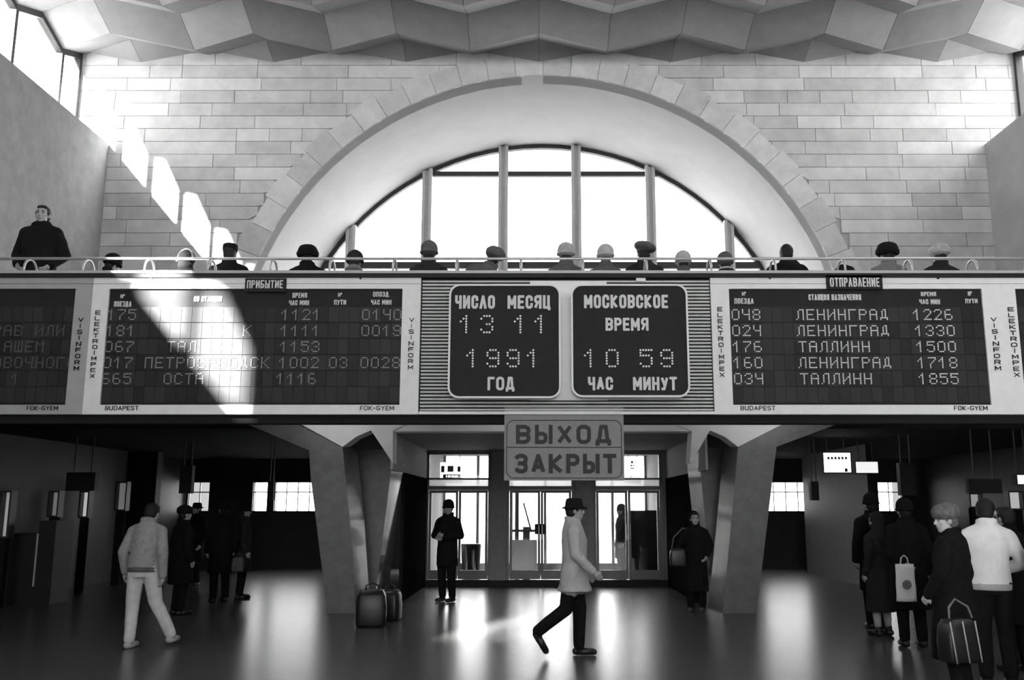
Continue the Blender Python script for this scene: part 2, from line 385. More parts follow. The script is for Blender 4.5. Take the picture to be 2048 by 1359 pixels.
for a, b in zip(edges, edges[1:]):
    N = 8; pts = [(a, 3.5), (b, 3.5)] + [(b+(a-b)*k/N, max(3.52, zt(b+(a-b)*k/N)-.03)) for k in range(N+1)]
    bm = bmesh.new(); prism(bm, pts, YWIN, YWIN+.01); obj('pane', bm, M['glass'], win)

# folded plate ceiling
X0, DX = -1.51, 1.54
ZLO, ZHI, AMP, PY = 11.71, 12.06, .76, .925
def tri(i):
    f = i % 2.0
    return f if f <= 1 else 2-f
def cv(i, j, lift=0):
    # even j high folds, odd j low folds; the zigzag in plan follows the column index i (may be fractional)
    return Vector((X0+DX*i, 20.13-PY*j-AMP*tri(i), (ZLO if j % 2 else ZHI)+lift))
IL, IR = (GL-.10-X0)/DX, (GR+.10-X0)/DX
IS = [IL]+list(range(math.ceil(IL+.05), math.floor(IR-.05)+1))+[IR]
bm = bmesh.new(); V = {}
J0, JN = -2, 40
for i in IS:
    for j in range(J0, JN+1): V[i, j] = bm.verts.new(cv(i, j, .05))
for i, i2 in zip(IS, IS[1:]):
    for j in range(J0, JN): bm.faces.new((V[i, j], V[i2, j], V[i2, j+1], V[i, j+1]))
r = bmesh.ops.extrude_face_region(bm, geom=list(bm.faces))
for g in r['geom']:
    if isinstance(g, bmesh.types.BMVert): g.co.z = 12.75
ceil = struct('ceiling', bm, M['ceil'], label='folded concrete ceiling of zigzag facets')
for i, i2 in zip(IS, IS[1:]):
    for j in range(-1, 12):
        q = [cv(i, j), cv(i2, j), cv(i2, j+1), cv(i, j+1)]
        c = sum(q, Vector())/4; nrm = (q[1]-q[0]).cross(q[3]-q[0]).normalized()
        if nrm.z > 0: nrm = -nrm
        q = [c+(p-c)*.994 for p in q]
        bm = bmesh.new(); loft(bm, [[p for p in q], [p-nrm*.045 for p in q]]); obj('ceiling_panel', bm, M['ceil'], ceil)
# clerestories
def clerestory(name, gx, label, side):
    t = thing(name, label, None, kind='structure')
    out = -1 if side == 'L' else 1
    wx = WL if side == 'L' else WR
    obj('sill', bxm(min(gx+out*.25, wx), max(gx+out*.25, wx), YB, YW, ZS-.25, ZS), M['sidewall' if side == 'L' else 'rightwall'], t)
    ig = (gx-X0)/DX; ybase = 20.13-AMP*tri(ig)
    def ztop(Y):
        # ceiling profile along the glass plane
        k = (ybase-Y)/PY; j = math.floor(k); fr = k-j
        a, b = (ZHI, ZLO) if j % 2 == 0 else (ZLO, ZHI)
        return a+(b-a)*fr
    ys = []
    j = 1
    pts = []
    k = 0
    while ybase-PY*k > YB: pts.append((ybase-PY*k, ZLO if k % 2 else ZHI)); k += 1
    for (a, b) in zip(pts, pts[1:]):
        y0, y1 = min(a[0], YW), b[0]
        bm = bmesh.new(); u = Vector((gx, a[0], a[1])); w_ = Vector((gx, b[0], b[1]))
        if u.y > YW: u = Vector((gx, YW, ztop(YW)))
        loft(bm, [[u+Vector((dx, 0, dz)) for dx, dz in ((-.07, -.13), (.07, -.13), (.07, .06), (-.07, .06))], [w_+Vector((dx, 0, dz)) for dx, dz in ((-.07, -.13), (.07, -.13), (.07, .06), (-.07, .06))]])
        obj('head_frame', bm, M['darkframe'], t)
    posts = [YW-.08]+[p[0] for n_, p in enumerate(pts) if n_ % 2 == 1 and p[0] < YW-.3]
    for y in posts:
        bm = bxm(gx-.08, gx+.08, y-.05, y+.05, ZS, ztop(y)-.02); obj('post', bm, M['darkframe'], t)
    posts.append(YB)
    for a, b in zip(posts, posts[1:]):
        N = 6; P = [(a, ZS), (b, ZS)]+[(b+(a-b)*q/N, ztop(b+(a-b)*q/N)) for q in range(N+1)]
        bm = bmesh.new(); A = [bm.verts.new((gx, y, z)) for y, z in P]; B = [bm.verts.new((gx+.01, y, z)) for y, z in P]
        bm.faces.new(A); bm.faces.new(B[::-1])
        for q in range(len(P)): bm.faces.new((A[q], B[q], B[(q+1) % len(P)], A[(q+1) % len(P)]))
        solid = side == 'L' and -9.6 < (a+b)/2 < -6.6  # opaque bay added out of view to keep sun off the board
        obj('sun_block_panel' if solid else 'pane', bm, M['plaster' if solid else 'glass'], t)
clerestory('window_2', GL, 'band of high windows under the folded ceiling, left side', 'L')
clerestory('window_3', GR, 'band of high windows under the folded ceiling, right side', 'R')

# ------------------------------------------------------------------ gallery (balcony)
YF = 11.0
zt_ = PX(1075, 547, YF).z; zb_ = PX(1075, 828, YF).z
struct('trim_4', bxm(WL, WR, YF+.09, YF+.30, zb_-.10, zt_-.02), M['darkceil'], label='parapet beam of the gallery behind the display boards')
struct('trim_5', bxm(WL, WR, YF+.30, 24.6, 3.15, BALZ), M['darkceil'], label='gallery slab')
obj_l = struct('trim_6', bxm(WL, WR, YF-.03, YF+.42, zt_, zt_+.035), M['railtop'], label='pale metal ledge on top of the gallery parapet')
struct('trim_7', bxm(WL, WR, YF-.02, YF+.08, zt_-.05, zt_), M['ink'], label='dark strip under the ledge')
# soffit parts
BXL, BXR = PX(780, 862, 15.2).x, PX(1418, 862, 15.2).x
zsof = PX(1075, 862, 15.2).z
struct('trim_8', bxm(BXL-.1, BXR+.1, 15.2, 15.6, zsof, 3.16), M['beam'], label='white beam across the entrance recess')
struct('ceiling_recess', bxm(BXL, BXR, 15.6, 20.9, zsof+.001, 3.16), mat('recess_ceiling', .22, .8, .2, .1, 3), label='grey ceiling of the entrance recess')
zdk = PX(785, 938, 15.45).z
for nm, xa, xb in (('wall_recess_left', BXL-.04, BXL), ('wall_recess_right', BXR, BXR+.04)):
    struct(nm, bxm(xa, xb, 15.6, 20.4, zdk, 3.16), M['plaster'], label='pale upper side wall of the entrance recess, '+nm.split('_')[-1])
    xi = (xa-.02, xb) if nm.endswith('right') else (xa, xb+.02)
    struct(nm.replace('wall_', 'wall_cladding_'), bxm(xi[0], xi[1], 16.9, 20.4, 0, zdk), M['darkmatte'], label='dark cladding of the entrance recess, '+nm.split('_')[-1])
# unseen tube lamps added under the gallery slab to brighten the beam
for k, xx in enumerate((-3.3, .25, 3.8)):
    t = thing('added_tube_lamp', 'added unseen tube lamp under the gallery, %s' % ('before the left column', 'over the entrance', 'before the right column')[k], 'lamp', (xx, 13.9, 3.09))
    obj('housing', bxm(xx-.65, xx+.65, 13.84, 13.96, 3.11, 3.15), M['white'], t)
    bm = bmesh.new(); tube(bm, [(xx-.6, 13.9, 3.09), (xx+.6, 13.9, 3.09)], .018, 8); obj('tube', bm, M['addedtube'], t)
# door wall
YD = 20.5
def dx(px): return PX(px, 1050, YD).x
zhead = PX(1075, 903, YD).z
ztr0, ztr1 = PX(1075, 966, YD).z, PX(1075, 976, YD).z
zpl = PX(1075, 1155, YD).z
struct('wall_entrance', box(box(bxm(BXL-.3, BXR+.3, YD-.1, YD+.3, zhead, 3.16), BXL-.3, dx(850), YD-.05, YD+.3, 0, zhead), dx(1327), BXR+.3, YD-.05, YD+.3, 0, zhead), M['doorframe'], label='grey entrance wall around the doors')
struct('baseboard_entrance', bxm(BXL, BXR, YD-.16, YD+.06, 0, .12), M['ink'], label='black plinth below the entrance doors')
for nm, a, b in (('trim_9', 982, 1012), ('trim_10', 1150, 1186)):
    struct(nm, bxm(dx(a), dx(b), YD-.14, YD+.25, .12, zhead), M['pillar'], label='stone pillar between entrance doors, '+('left' if a < 1000 else 'right'))
bays = [(850, 982), (1012, 1150), (1186, 1327)]
for n_, (a, b) in enumerate(bays):
    t = thing('door_%d' % (n_+1), ['left', 'middle', 'right'][n_]+' pair of glazed entrance doors with a transom light', None, kind='structure')
    xa, xb = dx(a), dx(b); xm_ = (xa+xb)/2
    bm = bmesh.new()
    for x0, x1 in ((xa, xa+.07), (xb-.07, xb)): box(bm, x0, x1, YD, YD+.12, .12, zhead)
    box(bm, xa, xb, YD-.01, YD+.13, ztr1-.035, ztr1+.05); box(bm, xa, xb, YD, YD+.12, ztr0+.08, ztr0+.12); box(bm, xa, xb, YD, YD+.12, zhead-.06, zhead)
    obj('door_frame', bm, M['doorframe'], t)
    obj('pane', bxm(xa+.07, xb-.07, YD+.06, YD+.07, ztr0+.12, zhead-.06), M['glass'], t)
    obj('pane', bxm(xa+.07, xb-.07, YD+.06, YD+.07, ztr1+.05, ztr0+.08), M['lightbox'] if False else M['frost'], t)
    for s in (0, 1):
        l0, l1 = (xa+.075, xm_-.005) if s == 0 else (xm_+.005, xb-.075)
        bm = bmesh.new(); zt2 = ztr1-.04
        box(bm, l0, l0+.055, YD+.02, YD+.07, .13, zt2); box(bm, l1-.055, l1, YD+.02, YD+.07, .13, zt2)
        box(bm, l0+.055, l1-.055, YD+.02, YD+.07, zt2-.06, zt2); box(bm, l0+.055, l1-.055, YD+.02, YD+.07, .13, .32)
        lf = obj('door_leaf', bm, M['doorframe'], t)
        obj('glass_pane', bxm(l0+.055, l1-.055, YD+.04, YD+.048, .32, zt2-.06), M['doorglass'], lf)
        hx = l1-.03 if s == 0 else l0+.03
        bm = bmesh.new(); tube(bm, [(hx, YD+.02, .95), (hx, YD-.05, .97), (hx, YD-.05, 1.28), (hx, YD+.02, 1.30)], .014)
        obj('door_handle', bm, M['rail'], lf)
        if n_ == 1: obj('lock_box', bxm(hx-.09, hx+.07, YD-.02, YD+.03, 1.08, 1.30), M['ink'], lf)
# outer vestibule
struct('ceiling_vestibule', bxm(BXL-.3, BXR+.3, YD+.3, 24.6, 2.98, 3.16), M['plaster'], label='pale ceiling of the vestibule')
struct('wall_vestibule_left', bxm(BXL-.3, BXL-.05, YD+.3, 24.6, 0, 3), M['plaster'])
struct('wall_vestibule_right', bxm(BXR+.05, BXR+.3, YD+.3, 24.6, 0, 3), M['plaster'])
t = thing('door_4', 'outer glazed screen of the vestibule seen through the doors', None, kind='structure')
for k in range(7):
    x = BXL+(BXR-BXL)*k/6; obj('post', bxm(x-.035, x+.035, 24.3, 24.4, 0, 2.98), M['doorframe'], t)
obj('rail_bar', bxm(BXL, BXR, 24.3, 24.4, 2.05, 2.12), M['doorframe'], t); obj('rail_bar', bxm(BXL, BXR, 24.3, 24.4, 0, .25), M['doorframe'], t)
for k in range(6):
    xa = BXL+(BXR-BXL)*k/6+.035; obj('pane', bxm(xa, xa+(BXR-BXL)/6-.07, 24.34, 24.35, .25, 2.98), M['glass'], t)
struct('ground', bxm(-60, 60, 28.4, 160, -.3, -.02), M['ground'], label='snowy forecourt outside')
struct('ground_step', bxm(BXL-3, BXR+3, 24.6, 28.4, -.3, -.01), M['ground'], label='pavement outside the doors')

# sides under the gallery: back wall with strip windows
YS = 26.0
zw0, zw1 = PX(500, 1021, YS).z, PX(500, 964, YS).z
def sidewall(name, xa, xb, wins, label):
    bm = bmesh.new(); x = xa
    box(bm, xa, xb, YS, YS+.3, -.2, zw0); box(bm, xa, xb, YS, YS+.3, zw1, 3.2)
    for a, b in wins: box(bm, x, a, YS, YS+.3, zw0, zw1); x = b
    box(bm, x, xb, YS, YS+.3, zw0, zw1)
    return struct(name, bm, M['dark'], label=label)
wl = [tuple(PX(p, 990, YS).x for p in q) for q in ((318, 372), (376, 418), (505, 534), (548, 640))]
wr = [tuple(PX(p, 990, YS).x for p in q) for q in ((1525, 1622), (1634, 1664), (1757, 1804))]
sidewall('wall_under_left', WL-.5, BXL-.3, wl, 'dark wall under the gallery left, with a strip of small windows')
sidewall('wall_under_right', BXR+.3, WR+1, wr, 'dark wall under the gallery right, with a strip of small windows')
k = 5
for wi, (a, b) in enumerate(wl+wr):
    t = thing('window_%d' % k, 'small bright strip window under the gallery, %s' % ['leftmost, dim and gridded', 'second from left, gridded', 'narrow one left of the forked column', 'wide one beside the left forked column', 'wide one beside the right forked column', 'narrow one right of the wide one', 'one behind the standing group'][wi], None, kind='structure'); k += 1
    bm = bmesh.new(); nn = max(1, round((b-a)/.35))
    for q in range(nn+1): x = a+(b-a)*q/nn; box(bm, x-.012, x+.012, YS+.1, YS+.14, zw0, zw1)
    zmid = (zw0+zw1)/2+.12
    box(bm, a, b, YS+.1, YS+.14, zmid-.015, zmid+.015)
    obj('glazing_bars', bm, M['doorframe'], t)
    obj('pane', bxm(a, b, YS+.15, YS+.16, zw0, zw1), M['frost'] if wi in (0,) else M['doorglass'], t)
struct('floor_under_left', bxm(WL-.5, BXL-.3, 24.6, YS+.3, -.3, 0), M['floor']); struct('floor_under_right', bxm(BXR+.3, WR+1, 24.6, YS+.3, -.3, 0), M['floor'])
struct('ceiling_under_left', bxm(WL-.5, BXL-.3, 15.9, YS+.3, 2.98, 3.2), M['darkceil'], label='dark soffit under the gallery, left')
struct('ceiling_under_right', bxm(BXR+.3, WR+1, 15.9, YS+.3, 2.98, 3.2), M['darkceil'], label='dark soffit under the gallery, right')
# partition at right
xp = PX(1668, 1000, 22).x
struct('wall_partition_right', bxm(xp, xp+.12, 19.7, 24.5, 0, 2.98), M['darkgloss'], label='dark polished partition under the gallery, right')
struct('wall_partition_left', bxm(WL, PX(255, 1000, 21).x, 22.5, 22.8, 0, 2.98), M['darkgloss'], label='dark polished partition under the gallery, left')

# ------------------------------------------------------------------ forked columns
def qleg(bm, pts, ya, yb, sh=0):
    loft(bm, [[Vector((p.x, ya, p.z)) for p in pts], [Vector((p.x+sh, yb, p.z)) for p in pts]])
def column(label, outer, rear, cap, side):
    base = PX(sum(p[0] for p in outer[:2])/2, 1225, 15.2)
    t = thing('forked_column', label, 'column', (base.x, 15.6, 0), 'forked columns under the gallery')
    bm = bmesh.new(); P = [PX(x, y, 15.2) for x, y in outer]
    P[0].z = 0; P[1].z = 0
    qleg(bm, P, 15.2, 15.8, -side*.12); o = obj('front_leg', bm, M['column'], t)
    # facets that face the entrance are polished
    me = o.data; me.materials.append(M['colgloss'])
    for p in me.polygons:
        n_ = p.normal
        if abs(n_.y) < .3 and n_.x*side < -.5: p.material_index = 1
    bm = bmesh.new(); P = [PX(x, y, 16.25) for x, y in rear]; P[0].z = 0; P[1].z = 0
    qleg(bm, P, 16.25, 16.85, -side*.12); o = obj('rear_leg', bm, M['column'], t)
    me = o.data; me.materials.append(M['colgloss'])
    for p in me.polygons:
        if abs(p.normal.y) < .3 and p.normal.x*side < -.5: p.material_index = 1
    bm = bmesh.new(); qleg(bm, [PX(x, y, 15.15) for x, y in cap], 15.15, 15.6); obj('capital', bm, M['beam'], t)
    return t
column('dark stone forked column left of the entrance, bags at its foot',
       [(655, 1225), (712, 1225), (700, 1040), (685, 893), (560, 830), (500, 800), (420, 800), (500, 850), (618, 900), (622, 960)],
       [(722, 1215), (748, 1215), (784, 925), (768, 898), (713, 898)],
       [(560, 826), (685, 893), (712, 873), (742, 860), (770, 902), (785, 925), (786, 860), (860, 826)], -1)
column('grey stone forked column right of the entrance, woman standing by it',
       [(1513, 1225), (1445, 1225), (1462, 1050), (1476, 893), (1600, 830), (1660, 800), (1790, 800), (1700, 838), (1553, 893)],
       [(1440, 1215), (1428, 1215), (1397, 905), (1400, 895), (1451, 895), (1451, 1000)],
       [(1300, 826), (1384, 862), (1380, 925), (1394, 905), (1420, 860), (1450, 873), (1476, 893), (1600, 830), (1610, 826)], 1)

# ------------------------------------------------------------------ display boards on the parapet
zd1, zd0 = PX(1075, 577, YF).z, PX(1075, 809, YF).z
def X_(px, y=690, Y=YF): return PX(px, y, Y).x
ROWS = (617, 649, 681, 713, 745)
def rowz(y): return PX(1075, y, YF).z
PIT, HH = .1275, .139
def board(name, label, xa, xb, xa2, xb2, dimface, texts, heads, dm, pier):
    """xa..xb dark face, xa2..xb2 overall"""
    t = thing(name, label, 'display board', ((xa+xb)/2, YF+.04, zb_))
    bm = bmesh.new()
    box(bm, xa2, xb2, YF, YF+.09, zb_, zd0); box(bm, xa2, xa, YF, YF+.09, zd0, zd1); box(bm, xb, xb2, YF, YF+.09, zd0, zd1)
    zmid = zd1+(zt_-.05-zd1)*.48
    box(bm, xa2, xb2, YF, YF+.09, zd1, zmid-.006); box(bm, xa2, xb2, YF+.002, YF+.09, zmid, zt_-.052)
    obj('frame', bm, dimface, t)
    face = obj('display_face', bxm(xa, xb, YF+.03, YF+.09, zd0, zd1), M['board'], t)
    nc = max(1, round((xb-xa)/PIT)); wc = (xb-xa)/nc
    zr = [rowz(y-4) for y in (617, 649, 681, 713, 745, 777)] + [zd0+.01]
    me = None
    for r in range(6):
        for c in range(nc):
            if c % 1: continue
            x0 = xa+c*wc+.002
            if me is None:
                bm = bmesh.new(); hgt = zr[0]-zr[1]; box(bm, 0, wc-.004, -.008, .01, -hgt+.012, 0)
                me = bpy.data.meshes.new('display_module'); bm.to_mesh(me); bm.free(); me.materials.append(M['module'])
            o = bpy.data.objects.new('display_module', me); o.parent = face
            COL.objects.link(o); o.location = Vector((x0, YF+.03, zr[r]))-t.location
    for (s, x, rw) in texts:
        dots('row_text', s, x, rowz(ROWS[rw]), PIT, HH, YF+.018, dm, t)
    for (s, x0, y0, x1, y1) in heads:
        text('column_heading', s, x0, y0, x1, y1, YF+.022, M['letter'], t, .17)
    return t
fas = M['fascia']
# overall pieces
xL2a, xL2b = X_(190), X_(838, 690)          # arrivals overall
arr = board('arrivals_board', 'black arrivals board with train times, left of the clocks', X_(209, 692), X_(802, 692), X_(176, 692), X_(839, 692), fas,
    [('175', X_(205, 725), 0), ('181', X_(205, 725), 1), ('067', X_(205, 725), 2), ('017', X_(205, 725), 3), ('665', X_(205, 725), 4),
     ('К', X_(485, 661), 1), ('ТАЛ', X_(333, 692), 2), ('ПЕТРОЗАВОДСК', X_(288, 725), 3), ('ОСТА', X_(326, 756), 4),
     ('1121', X_(557, 725), 0), ('1111', X_(557, 725), 1), ('1153', X_(557, 725), 2), ('1002', X_(557, 725), 3), ('1116', X_(553, 725), 4),
     ('03', X_(657, 725), 3), ('0140', X_(720, 725), 0), ('0019', X_(720, 725), 1), ('0028', X_(720, 725), 3)],
    [('№', 241, 588, 249, 596), ('ПОЕЗДА', 228, 602, 263, 613), ('СО СТАНЦИИ', 388, 592, 444, 603), ('ВРЕМЯ', 585, 585, 614, 595), ('ЧАС МИН', 578, 600, 618, 610),
     ('№', 676, 585, 684, 593), ('ПУТИ', 668, 599, 692, 609), ('ОПОЗД.', 746, 583, 780, 593), ('ЧАС МИН', 742, 599, 783, 609)], M['dotmid'], 0)
dep = board('departures_board', 'black departures board with train times, right of the clocks', X_(1462, 692), X_(1973, 692), X_(1425, 692), X_(2010, 692), fas,
    [('048', X_(1467, 725), 0), ('024', X_(1467, 725), 1), ('176', X_(1467, 725), 2), ('160', X_(1467, 725), 3), ('034', X_(1467, 725), 4),
     ('ЛЕНИНГРАД', X_(1596, 700), 0), ('ЛЕНИНГРАД', X_(1596, 700), 1), ('ТАЛЛИНН', X_(1598, 700), 2), ('ЛЕНИНГРАД', X_(1596, 700), 3), ('ТАЛЛИНН', X_(1598, 700), 4),
     ('1226', X_(1832, 700), 0), ('1330', X_(1834, 700), 1), ('1500', X_(1834, 700), 2), ('1718', X_(1834, 700), 3), ('1855', X_(1834, 700), 4)],
    [('№', 1484, 583, 1492, 591), ('ПОЕЗДА', 1469, 596, 1507, 607), ('СТАНЦИЯ НАЗНАЧЕНИЯ', 1617, 588, 1722, 600), ('ВРЕМЯ', 1842, 583, 1872, 592),
     ('ЧАС МИН', 1839, 598, 1880, 608), ('№', 1936, 582, 1944, 591), ('ПУТИ', 1931, 597, 1955, 606)], M['dot'], 0)
lft = board('notice_board', 'dim black notice board at the left edge with faint dotted words', X_(-420, 692), X_(141, 692), X_(-450, 692), X_(176, 692), M['fasciadim'],
    [('РАВ ИЛИ', X_(-22, 725), 1), ('АШЕМ', X_(3, 725), 2), ('СПРАВОЧНОГО', X_(-79, 725), 3), ('Р 1', X_(-20, 745), 4)], [], M['dotdim'], 0)
rgt = board('side_board', 'black display board cut off by the right edge of the picture', X_(2041, 692), X_(2500, 692), X_(2010, 692), X_(2540, 692), fas, [], [], M['dot'], 0)
def plate(t, x0, y0, x1, y1, m, name='name_plate', Y=YF-.012, th=.015):
    a, b = PX(x0, y1, Y), PX(x1, y0, Y); a.x, b.x = PX(x0, (y0+y1)/2, Y).x, PX(x1, (y0+y1)/2, Y).x; return obj(name, bxm(a.x, b.x, Y, Y+th, a.z, b.z), m, t)
pl = plate(arr, 490, 556, 572, 583, M['board'], 'title_plate', YF-.02, .03); text('title_text', 'ПРИБЫТИЕ', 494, 560, 566, 576, YF-.028, M['letter'], arr, .14)
pl = plate(dep, 1653, 550, 1765, 578, M['board'], 'title_plate', YF-.02, .03); text('title_text', 'ОТПРАВЛЕНИЕ', 1660, 555, 1759, 573, YF-.028, M['letter'], dep, .14)
def vert(t, s, xc, y0, y1, w_, plated=False):
    Y = YF-.006
    if plated: plate(t, xc-w_-2, y0-4, xc+w_+2, y1+4, M['white'], 'name_plate', YF-.004, .006)
    text('maker_lettering', s, xc-w_, y0, xc+w_, y1, Y-.004, M['ink'], t, .17, stack=True)
vert(lft, 'VISINFORM', 157, 633, 742, 5); vert(arr, 'ELEKTROIMPEX', 190, 619, 757, 5, True); vert(arr, 'VISINFORM', 822, 633, 740, 5, True)
vert(dep, 'ELEKTROIMPEX', 1442, 612, 755, 5); vert(dep, 'VISINFORM', 1992, 632, 742, 6); vert(rgt, 'ELEKTROIMPEX', 2028, 612, 755, 6)
for t, s, a, b in ((lft, 'FOK-GYEM', 53, 116), (arr, 'BUDAPEST', 210, 277), (arr, 'FOK-GYEM', 720, 788), (dep, 'BUDAPEST', 1481, 1551), (dep, 'FOK-GYEM', 1908, 1975)):
    text('maker_lettering', s, a, 811, b, 820, YF-.004, M['ink'], t, .15)
for t, px in ((arr, 303), (arr, 721), (dep, 1540), (dep, 1876)):
    c = PX(px, 556, YF); bm = bmesh.new(); tube(bm, [(c.x, YF-.012, c.z), (c.x, YF+.01, c.z)], .014, 8); obj('bolt', bm, M['ink'], t)
# slatted clock panel
xs0, xs1 = X_(840, 690), X_(1425, 690)
sp_ = thing('slatted_panel', 'panel of thin horizontal aluminium slats behind the two clock displays', 'panel', ((xs0+xs1)/2, YF+.05, zb_))
obj('back_plate', bxm(xs0, xs1, YF+.05, YF+.09, zb_, zt_-.052), M['slatdark'], sp_)
obj('edge_strip', bxm(xs0, xs1, YF, YF+.05, zb_, zb_+.035), M['fascia'], sp_)
ns = 38; z0 = zb_+.045; dz = (zt_-.06-z0)/ns
bm0 = bmesh.new(); hw2 = (xs1-xs0)/2-.012
prof = [(0, 0), (-.030, .004), (-.034, .018), (-.012, dz*.62), (0, dz*.62)]
A = [bm0.verts.new((-hw2, p[0], p[1])) for p in prof]; B = [bm0.verts.new((hw2, p[0], p[1])) for p in prof]
bm0.faces.new(A); bm0.faces.new(B[::-1])
for q in range(5): bm0.faces.new((A[q], B[q], B[(q+1) % 5], A[(q+1) % 5]))
bmesh.ops.recalc_face_normals(bm0, faces=bm0.faces)
sme = bpy.data.meshes.new('slat'); bm0.to_mesh(sme); bm0.free(); sme.materials.append(M['slat'])
for q in range(ns):
    o = bpy.data.objects.new('slat', sme); o.parent = sp_; COL.objects.link(o); o.location = Vector(((xs0+xs1)/2, YF+.05, z0+q*dz))-sp_.location
obj('support_frame', bxm(X_(1060), X_(1215), YF-.0, YF+.03, PX(0, 800, YF).z, PX(0, 561, YF).z), M['fascia'], sp_)
obj('bracket', bxm(X_(1272, 556), X_(1291, 556), YF-.01, YF+.03, PX(0, 562, YF).z, PX(0, 556, YF).z), M['white'], sp_)
def clock(name, label, x0, x1, y0, y1, words, digits):
    Y = YF-.14
    a, b = PX(x0, y1, Y), PX(x1, y0, Y); cx, cz, wx, wz = (a.x+b.x)/2, (a.z+b.z)/2, b.x-a.x, b.z-a.z
    t = thing(name, label, 'display', (cx, Y, a.z))
    bm = bmesh.new(); prism(bm, rrect(cx, cz, wx, wz, .13), Y+.01, Y+.14); obj('housing', bm, M['fascia'], t)
    bm = bmesh.new(); o_, i_ = rrect(cx, cz, wx, wz, .13), rrect(cx, cz, wx-.045, wz-.045, .11); n = len(o_)
    vs = [[bm.verts.new((p[0], yy, p[1])) for p in L] for L in (o_, i_) for yy in (Y-.015, Y+.012)]
    for q in range(n):
        r_ = (q+1) % n
        bm.faces.new((vs[0][q], vs[0][r_], vs[2][r_], vs[2][q])); bm.faces.new((vs[0][q], vs[1][q], vs[1][r_], vs[0][r_])); bm.faces.new((vs[2][q], vs[2][r_], vs[3][r_], vs[3][q])); bm.faces.new((vs[1][q], vs[3][q], vs[3][r_], vs[1][r_]))
    obj('rim', bm, M['fascia'], t)
    bm = bmesh.new(); prism(bm, i_, Y, Y+.012); obj('face', bm, M['board'], t)
    for s, p, q, r_, u in words: text('lettering', s, p, q, r_, u, Y-.004, M['letter'], t, .19, .14)
    for s, xl, yt, pp in digits:
        c = PX(xl, yt, Y); h = PX(xl, yt, Y).z-PX(xl, yt+38, Y).z; dots('digits', s, c.x, c.z, pp*11.1/1850, h, Y-.002, M['dot'], t, .40)
clock('date_display', 'square dark date display with rounded corners, left of the pair', 895, 1121, 568, 796,
      [('ЧИСЛО', 910, 590, 990, 617), ('МЕСЯЦ', 1015, 590, 1101, 617), ('ГОД', 975, 753, 1029, 780)], [('13', 919, 629, 41), ('11', 1027, 629, 41), ('1991', 932, 697, 40)])
clock('time_display', 'square dark time display with rounded corners, right of the pair', 1143, 1374, 568, 794,
      [('МОСКОВСКОЕ', 1168, 589, 1336, 616), ('ВРЕМЯ', 1211, 635, 1297, 661), ('ЧАС', 1176, 753, 1226, 780), ('МИНУТ', 1266, 753, 1354, 780)], [('10', 1167, 697, 43), ('59', 1278, 697, 41)])
# exit closed sign
Y = YF+.02
a, b = PX(1008, 960, Y), PX(1247, 829, Y)
t = thing('exit_closed_sign', 'grey double sign with dark letters hanging under the clocks over the entrance', 'sign', ((a.x+b.x)/2, Y, a.z))
obj('panel', bxm(a.x, b.x, Y, Y+.06, a.z, b.z+.09), M['panel'], t)
bm = bmesh.new(); cx, cz, wx, wz = (a.x+b.x)/2, (a.z+PX(0, 838, Y).z)/2+.008, (b.x-a.x)-.05, PX(0, 838, Y).z-a.z-.03
o_, i_ = rrect(cx, cz, wx, wz, .09), rrect(cx, cz, wx-.018, wz-.018, .082); n = len(o_)
vs = [[bm.verts.new((p[0], yy, p[1])) for p in L] for L in (o_, i_) for yy in (Y-.006, Y+.002)]
for q in range(n):
    r_ = (q+1) % n; bm.faces.new((vs[0][q], vs[0][r_], vs[2][r_], vs[2][q])); bm.faces.new((vs[0][q], vs[1][q], vs[1][r_], vs[0][r_])); bm.faces.new((vs[2][q], vs[2][r_], vs[3][r_], vs[3][q]))
zl = PX(0, 894, Y).z; box(bm, cx-wx/2+.01, cx+wx/2-.01, Y-.006, Y+.002, zl-.005, zl+.005)
obj('border_line', bm, M['signink'], t)
text('lettering', 'ВЫХОД', 1032, 849, 1222, 887, Y-.006, M['signink'], t, .20, .26); text('lettering', 'ЗАКРЫТ', 1029, 907, 1233, 946, Y-.006, M['signink'], t, .21, .20)

# handrail with hoops
hr = thing('handrail', 'metal handrail on U-shaped hoops along the gallery edge', 'railing', (0, YF+.2, zt_+.035))
zr_ = PX(1075, 517, YF+.2).z
bm = bmesh.new(); tube(bm, [(WL, YF+.2, zr_), (WR, YF+.2, zr_)], .019, 10); obj('top_rail', bm, M['rail'], hr, True)
for px in (-60, 62, 178, 300, 424, 548, 665, 790, 915, 1042, 1165, 1291, 1418, 1545, 1682, 1815, 1943, 2060):
    x = PX(px, 530, YF+.2).x; bm = bmesh.new(); N = 14; zb0 = zt_+.03
    pts = [(x, YF+.2-.15*math.cos(math.pi*k/N), zb0+(zr_-.02-zb0)*math.sin(math.pi*k/N)**.75) for k in range(N+1)]
    tube(bm, pts, .0145, 8); obj('hoop', bm, M['rail'], hr, True)
# long bench on the gallery
bt = thing('bench', 'long bench on the gallery carrying the seated row', 'bench', (0, YF+.95, BALZ))
bm = bmesh.new(); box(bm, -5.6, 5.9, YF+.78, YF+1.25, BALZ+.36, BALZ+.41); obj('seat', bm, M['coatdark'], bt)
bm = bmesh.new(); box(bm, -5.6, 5.9, YF+.62, YF+.65, BALZ+.45, BALZ+.62); obj('backrest', bm, M['coatdark'], bt)
for k in range(9): obj('leg', bxm(-5.5+k*1.4, -5.44+k*1.4, YF+.80, YF+1.2, BALZ, BALZ+.36), M['darkframe'], bt)

